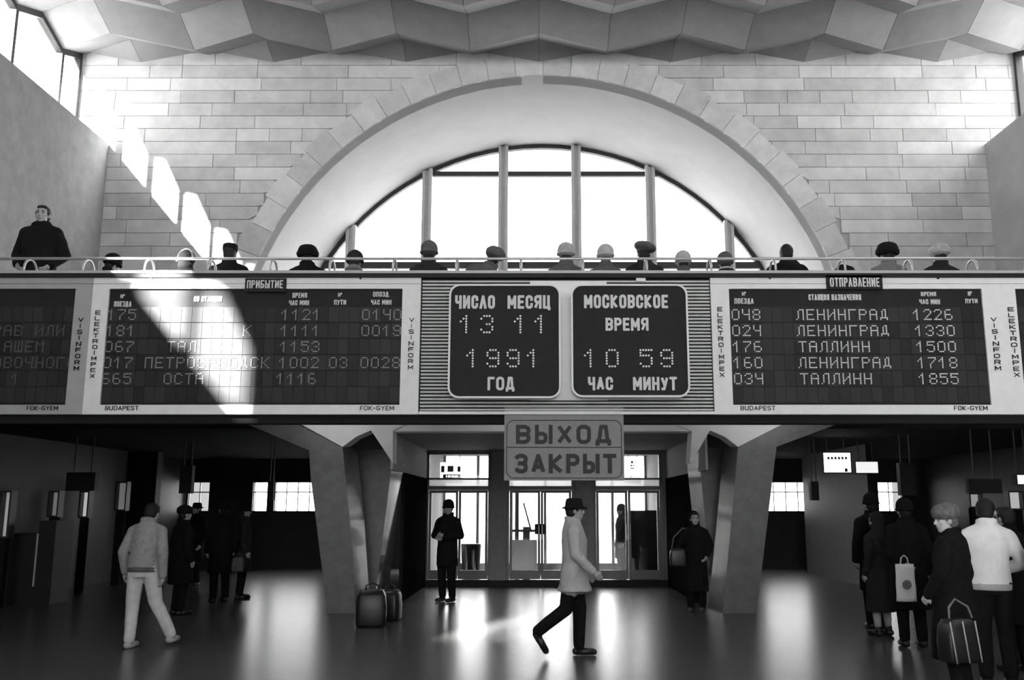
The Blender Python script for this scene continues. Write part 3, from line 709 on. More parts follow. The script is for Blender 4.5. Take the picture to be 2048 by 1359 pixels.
# ------------------------------------------------------------------ people
def ell(bm, c, r, rot=None, sub=2):
    m_ = Matrix.Translation(Vector(c)) @ (rot.to_4x4() if rot is not None else Matrix.Identity(4)) @ Matrix.Diagonal((r[0], r[1], r[2], 1))
    bmesh.ops.create_icosphere(bm, subdivisions=sub, radius=1, matrix=m_)
def cap(bm, a, b, ra, rb, flat=1.0):
    a, b = Vector(a), Vector(b); d = b-a; L = d.length
    if L < 1e-4: return
    q = d.to_track_quat('Z', 'Y').to_matrix().to_4x4()
    bmesh.ops.create_cone(bm, cap_ends=True, segments=14, radius1=ra, radius2=rb, depth=L, matrix=Matrix.Translation((a+b)/2) @ q @ Matrix.Diagonal((1, flat, 1, 1)))
    ell(bm, a, (ra, ra*(flat+1)/2, ra), None, 2); ell(bm, b, (rb, rb*(flat+1)/2, rb), None, 2)
def eloft(bm, levels, n=18):
    rings = []
    for (cx, cy, z, rx, ry) in levels:
        rings.append([Vector((cx+rx*math.cos(math.tau*k/n), cy+ry*math.sin(math.tau*k/n), z)) for k in range(n)])
    loft(bm, rings)
def remesh(name, bm, vox, m, parent, wrinkle=0, sm=3, dec=None):
    bmesh.ops.recalc_face_normals(bm, faces=bm.faces)
    me = bpy.data.meshes.new(name); bm.to_mesh(me); bm.free()
    o = bpy.data.objects.new(name, me); COL.objects.link(o)
    r = o.modifiers.new('r', 'REMESH'); r.mode = 'VOXEL'; r.voxel_size = vox; r.use_smooth_shade = True
    s = o.modifiers.new('s', 'SMOOTH'); s.iterations = sm; s.factor = .5
    if dec: d = o.modifiers.new('d', 'DECIMATE'); d.ratio = dec
    dg = bpy.context.evaluated_depsgraph_get(); dg.update()
    m2 = bpy.data.meshes.new_from_object(o.evaluated_get(dg)); bpy.data.objects.remove(o)
    m2.name = name
    if wrinkle:
        sd = random.random()*50
        nor = [v.normal.copy() for v in m2.vertices]
        for v, nn in zip(m2.vertices, nor):
            p = v.co; q = noise.noise(Vector((p.x*9+sd, p.y*9, p.z*5+sd)))*.7+noise.noise(Vector((p.x*22, p.y*22+sd, p.z*12)))*.4
            v.co += nn*(q*wrinkle)
    return link(name, m2, m, parent, True)
def person(label, loc, yaw=0, H=1.75, pose='stand', J=None, lean=0, leanx=0, coat=('coatdark', .55, 1.0), trousers='coatdark', shoes='leather', hat=None, hair='hair', skin='skin',
           head_yaw=0, head_pitch=0, fine=False, group=None, scarf=None, band=None, bulk=1.0, sleeve=1.0, hatscale=1.0, skirt=False, socks=None):
    """faces +Y at yaw 0"""
    s = H/1.75
    t = thing('person', label, 'person', loc, group); t.rotation_euler = (0, 0, yaw)
    dz_ = -.41 if pose == 'sit' else 0
    j = dict(pel=(0, 0, .96), waist=(0, 0, 1.12), chest=(0, 0, 1.31), neck=(0, -.015, 1.47), head=(0, .01, 1.625),
             shL=(-.185, -.01, 1.415), elL=(-.25, -.05, 1.13), wrL=(-.24, .05, .89), shR=(.185, -.01, 1.415), elR=(.25, -.05, 1.13), wrR=(.24, .05, .89),
             hipL=(-.09, 0, .94), knL=(-.10, .02, .52), anL=(-.105, -.02, .09), hipR=(.09, 0, .94), knR=(.10, .02, .52), anR=(.105, -.02, .09))
    if pose == 'sit':
        for k_ in ('pel', 'waist', 'chest', 'neck', 'head', 'shL', 'shR', 'elL', 'elR', 'hipL', 'hipR'):
            p = j[k_]; j[k_] = (p[0], p[1], p[2]+dz_)
        j.update(elL=(-.25, .03, .76), elR=(.25, .03, .76), wrL=(-.12, .25, .64), wrR=(.12, .25, .64), knL=(-.11, .42, .51), knR=(.11, .42, .51), anL=(-.11, .40, .09), anR=(.11, .40, .09))
    if J: j.update(J)
    j = {k_: Vector(v_) for k_, v_ in j.items()}
    pz = j['pel'].copy()
    LM = Matrix.Translation(pz) @ Matrix.Rotation(-lean, 4, 'X') @ Matrix.Rotation(leanx, 4, 'Y') @ Matrix.Translation(-pz)
    HM = Matrix.Translation(j['neck']) @ Matrix.Rotation(head_yaw, 4, 'Z') @ Matrix.Rotation(-head_pitch, 4, 'X') @ Matrix.Translation(-j['neck'])
    SC = Matrix.Scale(s, 4)
    B = bulk
    def upper(bm_new): bmesh.ops.transform(bm_new, matrix=LM, verts=bm_new.verts)
    def merge(dst, src):
        me = bpy.data.meshes.new('tmp'); src.to_mesh(me); src.free(); dst.from_mesh(me); bpy.data.meshes.remove(me)
    hd = j['head']
    # ---- body, one continuous surface
    bm = bmesh.new(); up = bmesh.new(); d = dz_
    eloft(up, [(0, 0, .90+d, .12, .09), (0, 0, .96+d, .155, .11), (0, 0, 1.10+d, .13, .095), (0, 0, 1.25+d, .15, .11), (0, 0, 1.38+d, .165, .10), (0, -.01, 1.44+d, .12, .08), (0, -.01, 1.48+d, .06, .06)])
    cap(up, j['neck']-Vector((0, 0, .03)), j['head']-Vector((0, .01, .06)), .058, .054)
    hb = bmesh.new()
    ell(hb, hd+Vector((0, -.005, .025)), (.077, .096, .098), None, 3); ell(hb, hd+Vector((0, .025, -.045)), (.060, .068, .075), None, 3)
    ell(hb, hd+Vector((0, .062, -.088)), (.028, .026, .024))
    cap(hb, hd+Vector((0, .088, .018)), hd+Vector((0, .108, -.022)), .009, .014); ell(hb, hd+Vector((0, .094, -.028)), (.018, .014, .010))
    ell(hb, hd+Vector((0, .084, -.058)), (.024, .014, .006)); ell(hb, hd+Vector((0, .080, -.069)), (.021, .014, .006))
    for sx in (-1, 1):
        ell(hb, hd+Vector((sx*.079, -.002, -.01)), (.011, .022, .033)); ell(hb, hd+Vector((sx*.034, .077, .030)), (.026, .014, .009)); ell(hb, hd+Vector((sx*.040, .062, -.02)), (.024, .022, .02))
    bmesh.ops.transform(hb, matrix=HM, verts=hb.verts); merge(up, hb)
    for sd, sx in (('L', -1), ('R', 1)):
        sh, el_, wr = j['sh'+sd], j['el'+sd], j['wr'+sd]
        ell(up, sh+Vector((-sx*.02, 0, -.03)), (.055, .055, .05)); cap(up, sh+Vector((-sx*.01, 0, -.03)), el_, .046, .040); cap(up, el_, wr, .040, .027)
        # hand: palm, four fingers, thumb
        dr = (wr-el_).normalized(); pc = wr+dr*.052
        side = dr.cross(Vector((-sx, 0, 0))).normalized() if abs(dr.x) < .9 else Vector((0, 1, 0))
        inn = side.cross(dr).normalized()
        if inn.x*sx > 0: inn = -inn
        cap(up, wr, pc, .024, .030, .8); ell(up, pc, (.030, .034, .036))
        for q, (off, L) in enumerate(((.028, .070), (.010, .078), (-.009, .073), (-.027, .058))):
            b0 = pc+side*off+dr*.02; b1 = b0+dr*L*.5+inn*.008; b2 = b1+dr*L*.38+inn*.028; b3 = b2+dr*L*.12+inn*.022
            cap(up, b0, b1, .0095, .009); cap(up, b1, b2, .009, .008); cap(up, b2, b3, .008, .0072)
        b0 = pc+side*.025-dr*.015; b1 = b0+side*.024+dr*.026+inn*.012; b2 = b1+dr*.028+side*.003+inn*.010
        cap(up, b0, b1, .012, .0105); cap(up, b1, b2, .0105, .009)
    upper(up); merge(bm, up)
    for sd in 'LR':
        hp, kn, an = j['hip'+sd], j['kn'+sd], j['an'+sd]
        cap(bm, hp, kn, .085, .056); cap(bm, kn, an, .055, .036)
        fd = Vector((0, 1, 0)) if 'foot'+sd not in j else j['foot'+sd].normalized()
        cap(bm, an-Vector((0, 0, .03)), an+fd*.13-Vector((0, 0, .055)), .036, .026)
    bmesh.ops.transform(bm, matrix=SC, verts=bm.verts)
    remesh('body', bm, .0085 if fine else .0115, M[skin], t, 0, 2 if fine else 1, .45)
    HT = SC @ LM @ HM
    # ---- eyes, brows, lips
    for sx in (-1, 1):
        b_ = bmesh.new(); ell(b_, hd+Vector((sx*.031, .084, .008)), (.012, .006, .006)); bmesh.ops.transform(b_, matrix=HT, verts=b_.verts); link_local('eye', b_, M['eye'], t)
        b_ = bmesh.new(); cap(b_, hd+Vector((sx*.018, .094, .030)), hd+Vector((sx*.050, .080, .032)), .005, .004); bmesh.ops.transform(b_, matrix=HT, verts=b_.verts); link_local('eyebrow', b_, M['hair'], t)
    b_ = bmesh.new(); ell(b_, hd+Vector((0, .093, -.063)), (.021, .007, .006)); bmesh.ops.transform(b_, matrix=HT, verts=b_.verts); link_local('mouth', b_, M['lip'], t)
    # ---- coat
    cm, hem, fl = coat
    bm = bmesh.new(); up = bmesh.new(); zh = hem
    lv = [(0, -.012, 1.545+d, .082, .088), (0, -.015, 1.50+d, .095, .098), (0, -.015, 1.46+d, .135*B, .11*B), (0, -.01, 1.40+d, .185*B, .128*B), (0, 0, 1.28+d, .195*B, .148*B), (0, 0, 1.12+d, .178*B, .145*B), (0, 0, .97+d, .190*B, .150*B)]
    if zh < .95 and pose != 'sit':
        lv += [(0, 0, .80, .200*B*(1+(fl-1)*.4), .160*B*(1+(fl-1)*.4)), (0, 0, zh, .205*B*fl, .165*B*fl)] if zh < .78 else [(0, 0, zh, .195*B*fl, .155*B*fl)]
    eloft(up, lv[::-1])
    for sd, sx in (('L', -1), ('R', 1)):
        sh, el_, wr = j['sh'+sd], j['el'+sd], j['wr'+sd]
        ell(up, sh+Vector((-sx*.01, 0, -.025)), (.078*B, .082*B, .072*B)); cap(up, Vector((sx*.03, -.015, 1.465+d)), sh+Vector((-sx*.02, 0, -.02)), .062, .072*B); cap(up, sh+Vector((0, 0, -.03)), el_, .074*B, .064*B); cap(up, el_, el_+(wr-el_)*sleeve, .066*B, .050*B)
    # collar roll
    N = 12; cc = j['neck']+Vector((0, .0, .058))
    cr = [cc+Vector((.078*math.cos(math.tau*q/N), .082*math.sin(math.tau*q/N), .012*-math.sin(math.tau*q/N))) for q in range(N+1)]
    for q in range(N): cap(up, cr[q], cr[q+1], .022, .022)
    upper(up); merge(bm, up)
    if pose != 'sit' and J and 'anR' in J and hem < .8:
        for sd in 'LR': cap(bm, j['hip'+sd], j['hip'+sd].lerp(j['kn'+sd], .42), .135, .125)
    if pose == 'sit':
        for sd in 'LR': cap(bm, j['hip'+sd], j['hip'+sd].lerp(j['kn'+sd], .6), .115, .10)
    bmesh.ops.transform(bm, matrix=SC, verts=bm.verts)
    remesh('coat', bm, .013, M[cm], t, .012, 2, .5)
    if band:
        bm = bmesh.new(); eloft(bm, [(0, 0, hem-.035, .188*B*fl, .150*B*fl), (0, 0, hem-.03, .197*B*fl, .158*B*fl), (0, 0, hem+.02, .199*B*fl, .160*B*fl), (0, 0, hem+.03, .185*B*fl, .148*B*fl)], 24)
        bmesh.ops.transform(bm, matrix=SC @ LM, verts=bm.verts); link_local('waistband', bm, M[band], t)
    # ---- trousers or skirted legs
    if not skirt:
        bm = bmesh.new()
        eloft(bm, [(0, 0, .84+d, .155, .12), (0, 0, .95+d, .175, .125), (0, 0, 1.04+d, .165, .118)])
        for sd in 'LR':
            hp, kn, an = j['hip'+sd], j['kn'+sd], j['an'+sd]
            cap(bm, hp, kn, .105, .082); cap(bm, kn, an+Vector((0, 0, .02)), .080, .066)
        bmesh.ops.transform(bm, matrix=SC, verts=bm.verts)
        remesh('trousers', bm, .014, M[trousers], t, .009, 2, .5)
    elif socks:
        for sd in 'LR':
            bm = bmesh.new(); cap(bm, j['an'+sd]+Vector((0, 0, .0)), j['an'+sd].lerp(j['kn'+sd], .55), .044, .060); bmesh.ops.transform(bm, matrix=SC, verts=bm.verts); link_local('stocking', bm, M[socks], t)
    for sd in 'LR':
        an = j['an'+sd]; fd = Vector((0, 1, 0)) if 'foot'+sd not in j else j['foot'+sd].normalized()
        bm = bmesh.new(); a_ = an+Vector((0, 0, -.045)); cap(bm, a_-fd*.035, a_+fd*.17-Vector((0, 0, .008)), .044, .036, 1); cap(bm, a_, an+Vector((0, 0, .03)), .046, .048)
        bmesh.ops.transform(bm, matrix=SC, verts=bm.verts)
        if 'foot'+sd not in j:
            for v_ in bm.verts: v_.co.z = max(v_.co.z, .004)
        link_local('shoe', bm, M[shoes], t)
    # ---- hair
    bm = bmesh.new()
    if hair:
        ell(bm, hd+Vector((0, -.022, .034)), (.088, .098, .098), None, 3); ell(bm, hd+Vector((0, -.045, -.02)), (.078, .065, .070), None, 3)
        for sx in (-1, 1): ell(bm, hd+Vector((sx*.070, .005, .02)), (.018, .035, .04))
        ell(bm, hd+Vector((0, .040, .090)), (.066, .050, .034))
        bmesh.ops.transform(bm, matrix=HT, verts=bm.verts)
        remesh('hair', bm, .009, M[hair], t, .006, 1, .5)
    else: bm.free()
    # ---- hat
    if hat:
        ht, hm = hat; bm = bmesh.new(); k = hatscale
        T = hd+Vector((0, -.01, .075))
        if ht == 'ushanka':
            eloft(bm, [(T.x, T.y, T.z-.075, .105*k, .115*k), (T.x, T.y, T.z-.04, .122*k, .130*k), (T.x, T.y, T.z+.02, .118*k, .126*k), (T.x, T.y, T.z+.065, .100*k, .110*k), (T.x, T.y, T.z+.085, .07*k, .08*k)])
            for sx in (-1, 1): ell(bm, T+Vector((sx*.108*k, 0, -.03)), (.028, .065, .05))
            ell(bm, T+Vector((0, .10, -.01)), (.085, .032, .045))
        elif ht == 'knit':
            ell(bm, T+Vector((0, -.005, -.01)), (.104*k, .116*k, .108*k), None, 3)
            for q in range(14):
                a0, a1 = math.tau*q/14, math.tau*(q+1)/14
                cap(bm, T+Vector((.098*k*math.cos(a0), .110*k*math.sin(a0), -.055)), T+Vector((.098*k*math.cos(a1), .110*k*math.sin(a1), -.055)), .017, .017)
        elif ht == 'beret':
            ell(bm, T+Vector((.015, -.02, .015)), (.130*k, .135*k, .062*k), Matrix.Rotation(.25, 3, 'Y'), 3); ell(bm, T+Vector((0, 0, -.03)), (.098, .108, .06), None, 3)
        elif ht == 'fur':
            ell(bm, T+Vector((0, -.005, .0)), (.125*k, .132*k, .088*k), None, 3); ell(bm, T+Vector((0, -.01, -.03)), (.120*k, .125*k, .05), None, 3)
        elif ht == 'brim':
            eloft(bm, [(T.x, T.y, T.z-.045, .096, .108), (T.x, T.y, T.z+.0, .094, .106), (T.x, T.y, T.z+.055, .080, .094), (T.x, T.y, T.z+.068, .055, .07)])
            eloft(bm, [(T.x, T.y+.005, T.z-.056, .130, .150), (T.x, T.y+.005, T.z-.036, .130, .150)])
        elif ht == 'cap':
            eloft(bm, [(T.x, T.y, T.z-.05, .092, .104), (T.x, T.y, T.z+.0, .098, .108), (T.x, T.y, T.z+.05, .095, .106), (T.x, T.y, T.z+.062, .07, .08)])
            ell(bm, T+Vector((0, .12, -.045)), (.06, .05, .010))
        elif ht == 'hood':
            ell(bm, T+Vector((0, -.03, -.045)), (.118, .125, .130), None, 3); ell(bm, T+Vector((0, -.03, -.15)), (.11, .11, .09))
        elif ht == 'scarf':
            ell(bm, T+Vector((0, -.03, -.04)), (.100, .105, .118), None, 3); ell(bm, T+Vector((0, -.02, -.15)), (.10, .10, .07), None, 3)
        bmesh.ops.transform(bm, matrix=HT, verts=bm.verts)
        remesh('hat' if ht not in ('hood', 'scarf') else ('hood' if ht == 'hood' else 'headscarf'), bm, .010, M[hm], t, .010 if ht in ('fur', 'ushanka') else .003, 1, .5)
        if ht == 'hood':
            bm = bmesh.new(); N = 16
            pts = [T+Vector((.125*math.cos(math.pi*q/N-.0), -.06, -.09+.175*math.sin(math.pi*q/N))) for q in range(N+1)]
            tube(bm, pts, .016, 8); bmesh.ops.transform(bm, matrix=HT, verts=bm.verts); link_local('fur_trim', bm, M['furpale'], t)
    if scarf:
        bm = bmesh.new(); cc = j['neck']+Vector((0, 0, .01)); N = 14
        pts = [cc+Vector((.10*math.cos(math.tau*q/N), .10*math.sin(math.tau*q/N), .01)) for q in range(N)]
        for q in range(N): cap(bm, pts[q], pts[(q+1) % N], .032, .032)
        bmesh.ops.transform(bm, matrix=SC @ LM, verts=bm.verts); remesh('scarf', bm, .012, M[scarf], t, .006, 1, .5)
    return t
def link_local(name, bm, m, parent):
    bmesh.ops.recalc_face_normals(bm, faces=bm.faces)
    me = bpy.data.meshes.new(name); bm.to_mesh(me); bm.free(); return link(name, me, m, parent, True)

YP = YF+.98
HS = 1.13
def seated(px, label, H, **k):
    x = PX(px, 520, YP).x
    k.setdefault('hatscale', HS)
    return person(label, (x, YP, BALZ), k.pop('yaw', 0), H, 'sit', group='people on the gallery bench', **k)
GL_ = 'people on the gallery bench'
person('man standing at the rail, bareheaded, bulky dark jacket, facing the hall', (PX(79, 500, YF+.66).x, YF+.66, BALZ), math.pi+.06, 1.80, 'stand',
       J=dict(elL=(-.29, -.06, 1.12), wrL=(-.20, .10, .95), elR=(.29, -.06, 1.12), wrR=(.20, .10, .95)), coat=('coatblack', .80, 1.05), trousers='coatblack', hair='hair', fine=True, bulk=1.14, head_yaw=.1, scarf='coatblack', group='people on the gallery')
seated(205, 'seated person hunched in black with a dark round cap, beside the standing man', 1.62, hat=('knit', 'coatblack'), coat=('coatblack', .5, 1), lean=.22, yaw=-.7)
seated(368, 'seated person in a dark hood with a pale fur rim', 1.67, hat=('hood', 'coatdark'), coat=('coatblack', .5, 1), lean=.12, yaw=-.25)
seated(459, 'seated man in a dark peaked cap and black coat, left of the title plate', 1.78, hat=('cap', 'furdark'), coat=('coatblack', .5, 1), bulk=1.15)
seated(615, 'seated man in a wide black fur hat and black coat', 1.72, hat=('ushanka', 'furdark'), coat=('coatblack', .5, 1), bulk=1.12)
seated(706, 'seated person bent low in a mid-grey coat and dark cap', 1.68, hat=('knit', 'coatdark'), coat=('coatmid', .5, 1), lean=.20, scarf='coatmid')
seated(858, 'seated person in a tall dark knitted hat before the arched window', 1.78, hat=('knit', 'coatgrey'), coat=('coatdark', .5, 1), hatscale=1.12)
seated(948, 'seated person in grey leaning far over to the right, shaggy hat', 1.76, hat=('fur', 'coatgrey'), coat=('coatgrey', .5, 1), leanx=.40, lean=.0, bulk=1.18)
seated(1132, 'seated person in a pale knitted hat, left of two pale hats', 1.75, hat=('knit', 'furpale'), coat=('coatgrey', .5, 1))
seated(1211, 'seated person in a pale round hat, right of two pale hats', 1.72, hat=('knit', 'coatpale'), coat=('coatgrey', .5, 1), bulk=.93)
seated(1288, 'seated person in a large dark beret pulled upwards', 1.78, hat=('beret', 'coatgrey'), coat=('coatdark', .5, 1), hatscale=1.15)
seated(1367, 'small seated person in a pale cap and dark collar', 1.62, hat=('knit', 'coatpale'), coat=('coatgrey', .5, 1), bulk=.85, lean=.05)
seated(1452, 'seated person in a dark cap and pale coat bent forward', 1.62, hat=('knit', 'coatgrey'), coat=('coatpale', .5, 1), lean=.12, bulk=.9, scarf='coatdark')
seated(1573, 'seated man with thick black hair, hand raised to his face', 1.78, hat=None, coat=('coatblack', .5, 1), bulk=1.25, J=dict(elR=(.30, .10, .85), wrR=(.13, .13, 1.12)))
seated(1704, 'person bent far down so only a dark back shows', 1.72, hat=('knit', 'coatblack'), coat=('coatblack', .5, 1), lean=.42, head_pitch=.8, bulk=1.15)
seated(1776, 'seated man in a big black fur hat and grey coat', 1.76, hat=('ushanka', 'furdark'), coat=('coatmid', .5, 1), hatscale=1.18)
seated(1880, 'seated person in a pale fluffy fur hat, furthest right on the bench', 1.74, hat=('fur', 'furpale'), coat=('coatdark', .5, 1))

# on the concourse floor
def fl(px, py): 
    p = FL(px, py); return (p.x, p.y, 0)
white_man = person('man in a pale coat and dark brimmed hat striding to the right', fl(1150, 1312), -math.pi/2, 1.74, 'stand',
       J=dict(knL=(-.09, .06, .50), anL=(-.09, .05, .09), hipR=(.09, -.02, .94), knR=(.09, -.10, .53), anR=(.09, -.42, .27), footR=(0, .5, -.8), elL=(-.24, -.05, 1.14), wrL=(-.2, .14, .92), elR=(.24, .0, 1.14), wrR=(.22, .2, .95)),
       coat=('coatpale', .72, 1.28), trousers='coatblack', hat=('brim', 'furdark'), hair='hair', skin='skin', fine=True)
person('man seen from behind in a grey denim jacket and pale trousers, walking away', fl(275, 1296), -.12, 1.72, 'stand',
       J=dict(hipL=(-.09, 0, .94), knL=(-.12, .03, .52), anL=(-.10, -.03, .09), knR=(.14, .10, .53), anR=(.30, .22, .13), elR=(.26, -.06, 1.13), wrR=(.25, .02, .86), elL=(-.26, -.05, 1.14), wrL=(-.27, .06, .90)),
       band='coatgrey', coat=('denim', .93, .95), trousers='jeans', shoes='coatpale', hair='hair', fine=True, lean=.10, head_pitch=.25)
person('dark figure of a man standing before the left entrance doors', fl(893, 1203), math.pi-.5, 1.76, 'stand', J=dict(elL=(-.28, .0, 1.15), wrL=(-.06, .20, 1.12), elR=(.28, 0, 1.15), wrR=(.05, .22, 1.16)),
       coat=('coatblack', .62, 1.0), trousers='coatblack', hat=('knit', 'furdark'), head_yaw=.5, fine=True)
person('woman in a dark hooded coat standing against the right forked column', fl(1394, 1222), math.pi-.15, 1.58, 'stand', J=dict(elL=(-.27, -.02, 1.16), wrL=(-.20, .12, .98), elR=(.30, -.02, 1.14), wrR=(.30, .10, .96)),
       coat=('coatblack', .35, 1.1), trousers='coatblack', hat=('scarf', 'coatblack'), skin='skin', fine=True, head_yaw=.2)
person('tall man in a dark cap at the back of the right-hand group', (PX(1742, 1010, 13.3).x, 13.3, 0), .1, 1.82, 'stand', coat=('coatblack', .5, 1.05), trousers='coatblack', hat=('knit', 'furdark'))
person('shorter woman in a dark skirted coat with pale stockings in the right-hand group', (PX(1752, 1050, 12.6).x, 12.6, 0), .5, 1.58, 'stand', coat=('coatdark', .34, 1.15), skirt=True, socks='coatpale', hat=('scarf', 'coatdark'))
person('man in a long dark coat with his back turned, holding the white bag', (PX(1811, 1050, 11.6).x, 11.6, 0), -.05, 1.73, 'stand', J=dict(elL=(-.24, .0, 1.13), wrL=(-.12, -.16, 1.0), ), coat=('coatblack', .45, 1.1), trousers='coatblack', hat=('knit', 'furdark'), bulk=1.1)
fur_woman = person('woman in a fluffy grey fur hat and wide black coat looking left', (PX(1897, 1050, 8.5).x, 8.5, 0), .85, 1.66, 'stand', J=dict(elL=(-.26, .02, 1.13), wrL=(-.2, .16, .95), elR=(.27, -.04, 1.12), wrR=(.25, .06, .87)), coat=('coatblack', .36, 1.2), trousers='coatblack',
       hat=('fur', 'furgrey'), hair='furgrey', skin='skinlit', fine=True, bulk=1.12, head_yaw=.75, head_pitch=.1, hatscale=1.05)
person('young man in a white jacket seen from behind at the right', (PX(1972, 1050, 9.1).x, 9.1, 0), -.25, 1.74, 'stand', J=dict(elR=(.30, .02, 1.14), wrR=(.14, .22, 1.05), elL=(-.26, .04, 1.13), wrL=(-.1, .24, 1.05)), band='coatpale', coat=('coatwhite', .92, .95), trousers='coatblack', fine=True, head_yaw=-.35, head_pitch=.15)
person('dark haired person half hidden behind the white jacket', (PX(2012, 1050, 9.9).x, 9.9, 0), .4, 1.66, 'stand', coat=('coatblack', .5, 1.0), trousers='coatblack')
person('person in black cut off by the right edge of the picture', (PX(2086, 1100, 8.7).x, 8.7, 0), .9, 1.60, 'stand', coat=('coatblack', .5, 1.1), trousers='coatblack', bulk=1.15, hat=('beret', 'furdark'))
person('dark figure just right of the man in the denim jacket', (PX(368, 1050, 15).x, 15, 0), -.8, 1.66, 'stand', coat=('coatblack', .5, 1.1), trousers='coatblack', hat=('fur', 'furdark'), bulk=1.1)
person('dark figure with a pale bag under the gallery left', (PX(446, 1050, 17).x, 17, 0), .6, 1.74, 'stand', coat=('coatblack', .5, 1.1), trousers='coatblack', hat=('ushanka', 'furdark'))
person('dark figure close beside the one with the pale bag', (PX(488, 1050, 17.6).x, 17.6, 0), -1.2, 1.70, 'stand', coat=('coatdark', .5, 1.1), trousers='coatblack', hat=('knit', 'furdark'))
person('dark figure with a hat before the gridded window', (PX(392, 1050, 20.5).x, 20.5, 0), 2.6, 1.74, 'stand', coat=('coatblack', .5, 1.1), trousers='coatblack', hat=('brim', 'furdark'))
person('blurred dark figure behind the right entrance doors', (PX(1243, 1050, 22.2).x, 22.2, 0), 1.8, 1.70, 'stand', coat=('coatdark', .5, 1.05), trousers='coatblack', hat=('knit', 'furdark'))

# ------------------------------------------------------------------ bags and small things
def bag_mesh(w_, d_, h_, r=.3):
    bm = bmesh.new(); eng = []
    n = 20
    for k, (z, s_) in enumerate(((0, .90), (.08, 1.0), (.5, 1.02), (.85, .93), (1, .72))):
        ring = []
        for q in range(n):
            a = math.tau*q/n; c, s2 = math.cos(a), math.sin(a)
            ex = abs(c)**.35*math.copysign(1, c); ey = abs(s2)**.35*math.copysign(1, s2)
            ring.append(Vector((ex*w_/2*s_, ey*d_/2*s_, z*h_)))
        eng.append(ring)
    loft(bm, eng); return bm
def travel_bag(label, loc, w_, d_, h_, yaw, m='leather', group=None):
    t = thing('travel_bag', label, 'bag', loc, group); t.rotation_euler = (0, 0, yaw)
    link_local('bag_body', bag_mesh(w_, d_, h_), M[m], t)
    for s_ in (-1, 1):
        bm = bmesh.new(); tube(bm, [(-w_*.22, s_*d_*.2, h_*.93), (-w_*.2, s_*d_*.1, h_*1.12), (0, s_*d_*.06, h_*1.20), (w_*.2, s_*d_*.1, h_*1.12), (w_*.22, s_*d_*.2, h_*.93)], .011, 6); link_local('handle', bm, M[m], t)
    bm = bmesh.new(); box(bm, -w_*.40, w_*.40, -.008, .008, h_*.985, h_*1.008); link_local('zip', bm, M['rail'], t)
    return t
travel_bag('larger black travel bag at the foot of the left forked column', fl(742, 1252), .42, .32, .50, .1)
travel_bag('smaller black travel bag right of the larger one by the left column', fl(780, 1240), .30, .30, .44, -.2)
# white carrier bag
p = PX(1811, 1160, 11.33)
t = thing('carrier_bag', 'white plastic carrier bag held by the man in the long dark coat', 'bag', (p.x, 11.33, PX(0, 1202, 11.33).z))
hb_ = PX(0, 1127, 11.33).z-PX(0, 1202, 11.33).z; wb = .245
bm = bmesh.new(); N = 10; rings = []
for k in range(N+1):
    z = hb_*k/N; th = .035*(1-.6*k/N); wv = wb/2*(1-.10*k/N)
    rings.append([Vector((wv*math.cos(math.tau*q/16)*(1 if abs(math.cos(math.tau*q/16)) > .5 else 1.2), th*math.sin(math.tau*q/16)+.006*math.sin(z*30+q), z)) for q in range(16)])
loft(bm, rings); link_local('bag_body', bm, M['plastic'], t)
bm = bmesh.new(); tube(bm, [(-.05, 0, hb_-.01), (-.035, 0, hb_+.07), (0, 0, hb_+.10), (.035, 0, hb_+.07), (.05, 0, hb_-.01)], .008, 6); link_local('handle', bm, M['plastic'], t)
bm = bmesh.new(); bmesh.ops.create_circle(bm, cap_ends=True, segments=20, radius=.055, matrix=Matrix.Translation((0, -.040, hb_*.45)) @ Matrix.Rotation(math.pi/2, 4, 'X')); link_local('printed_patch', bm, M['coatmid'], t)
# holdall with pale piping held by the fur hat woman
p = PX(1915, 1270, 8.02)
t = thing('holdall', 'dark holdall with pale piping and straps below the woman in the fur hat', 'bag', (p.x, 8.02, PX(1915, 1322, 8.02).z)); t.rotation_euler = (0, 0, .35)
link_local('bag_body', bag_mesh(.32, .18, .34), M['leather'], t)
for q, xx in enumerate((-.14, -.01, .12)):
    bm = bmesh.new(); tube(bm, [(xx-.01, -.088, .33), (xx, -.100, .17), (xx+.03, -.092, .0)], .007, 6); link_local('piping', bm, M['coatpale'], t)
bm = bmesh.new(); tube(bm, [(-.12, -.05, .35), (-.10, -.03, .44), (.0, 0, .50), (.10, -.03, .44), (.12, -.05, .35)], .010, 6); link_local('handle', bm, M['coatmid'], t)
# shoulder bag of the woman at the column
wp = fl(1394, 1222)
t = thing('shoulder_bag', 'dark shoulder bag on the arm of the woman by the right column', 'bag', (wp[0]-.30, wp[1]-.1, .72)); 
link_local('bag_body', bag_mesh(.26, .12, .28), M['leather'], t)
bm = bmesh.new(); tube(bm, [(-.10, 0, .26), (-.06, .02, .45), (.10, .08, .60), (.16, .10, .58)], .009, 6); link_local('strap', bm, M['coatmid'], t)
p = PX(476, 1125, 16.7); t = thing('paper_bag', 'small pale bag carried by the dark figure left of the column', 'bag', (p.x, 16.7, PX(0, 1142, 16.7).z))
link_local('bag_body', bag_mesh(.2, .1, .24), M['coatgrey'], t)
bm = bmesh.new(); tube(bm, [(-.05, 0, .22), (0, 0, .33), (.05, 0, .22)], .007, 6); link_local('handle', bm, M['coatgrey'], t)

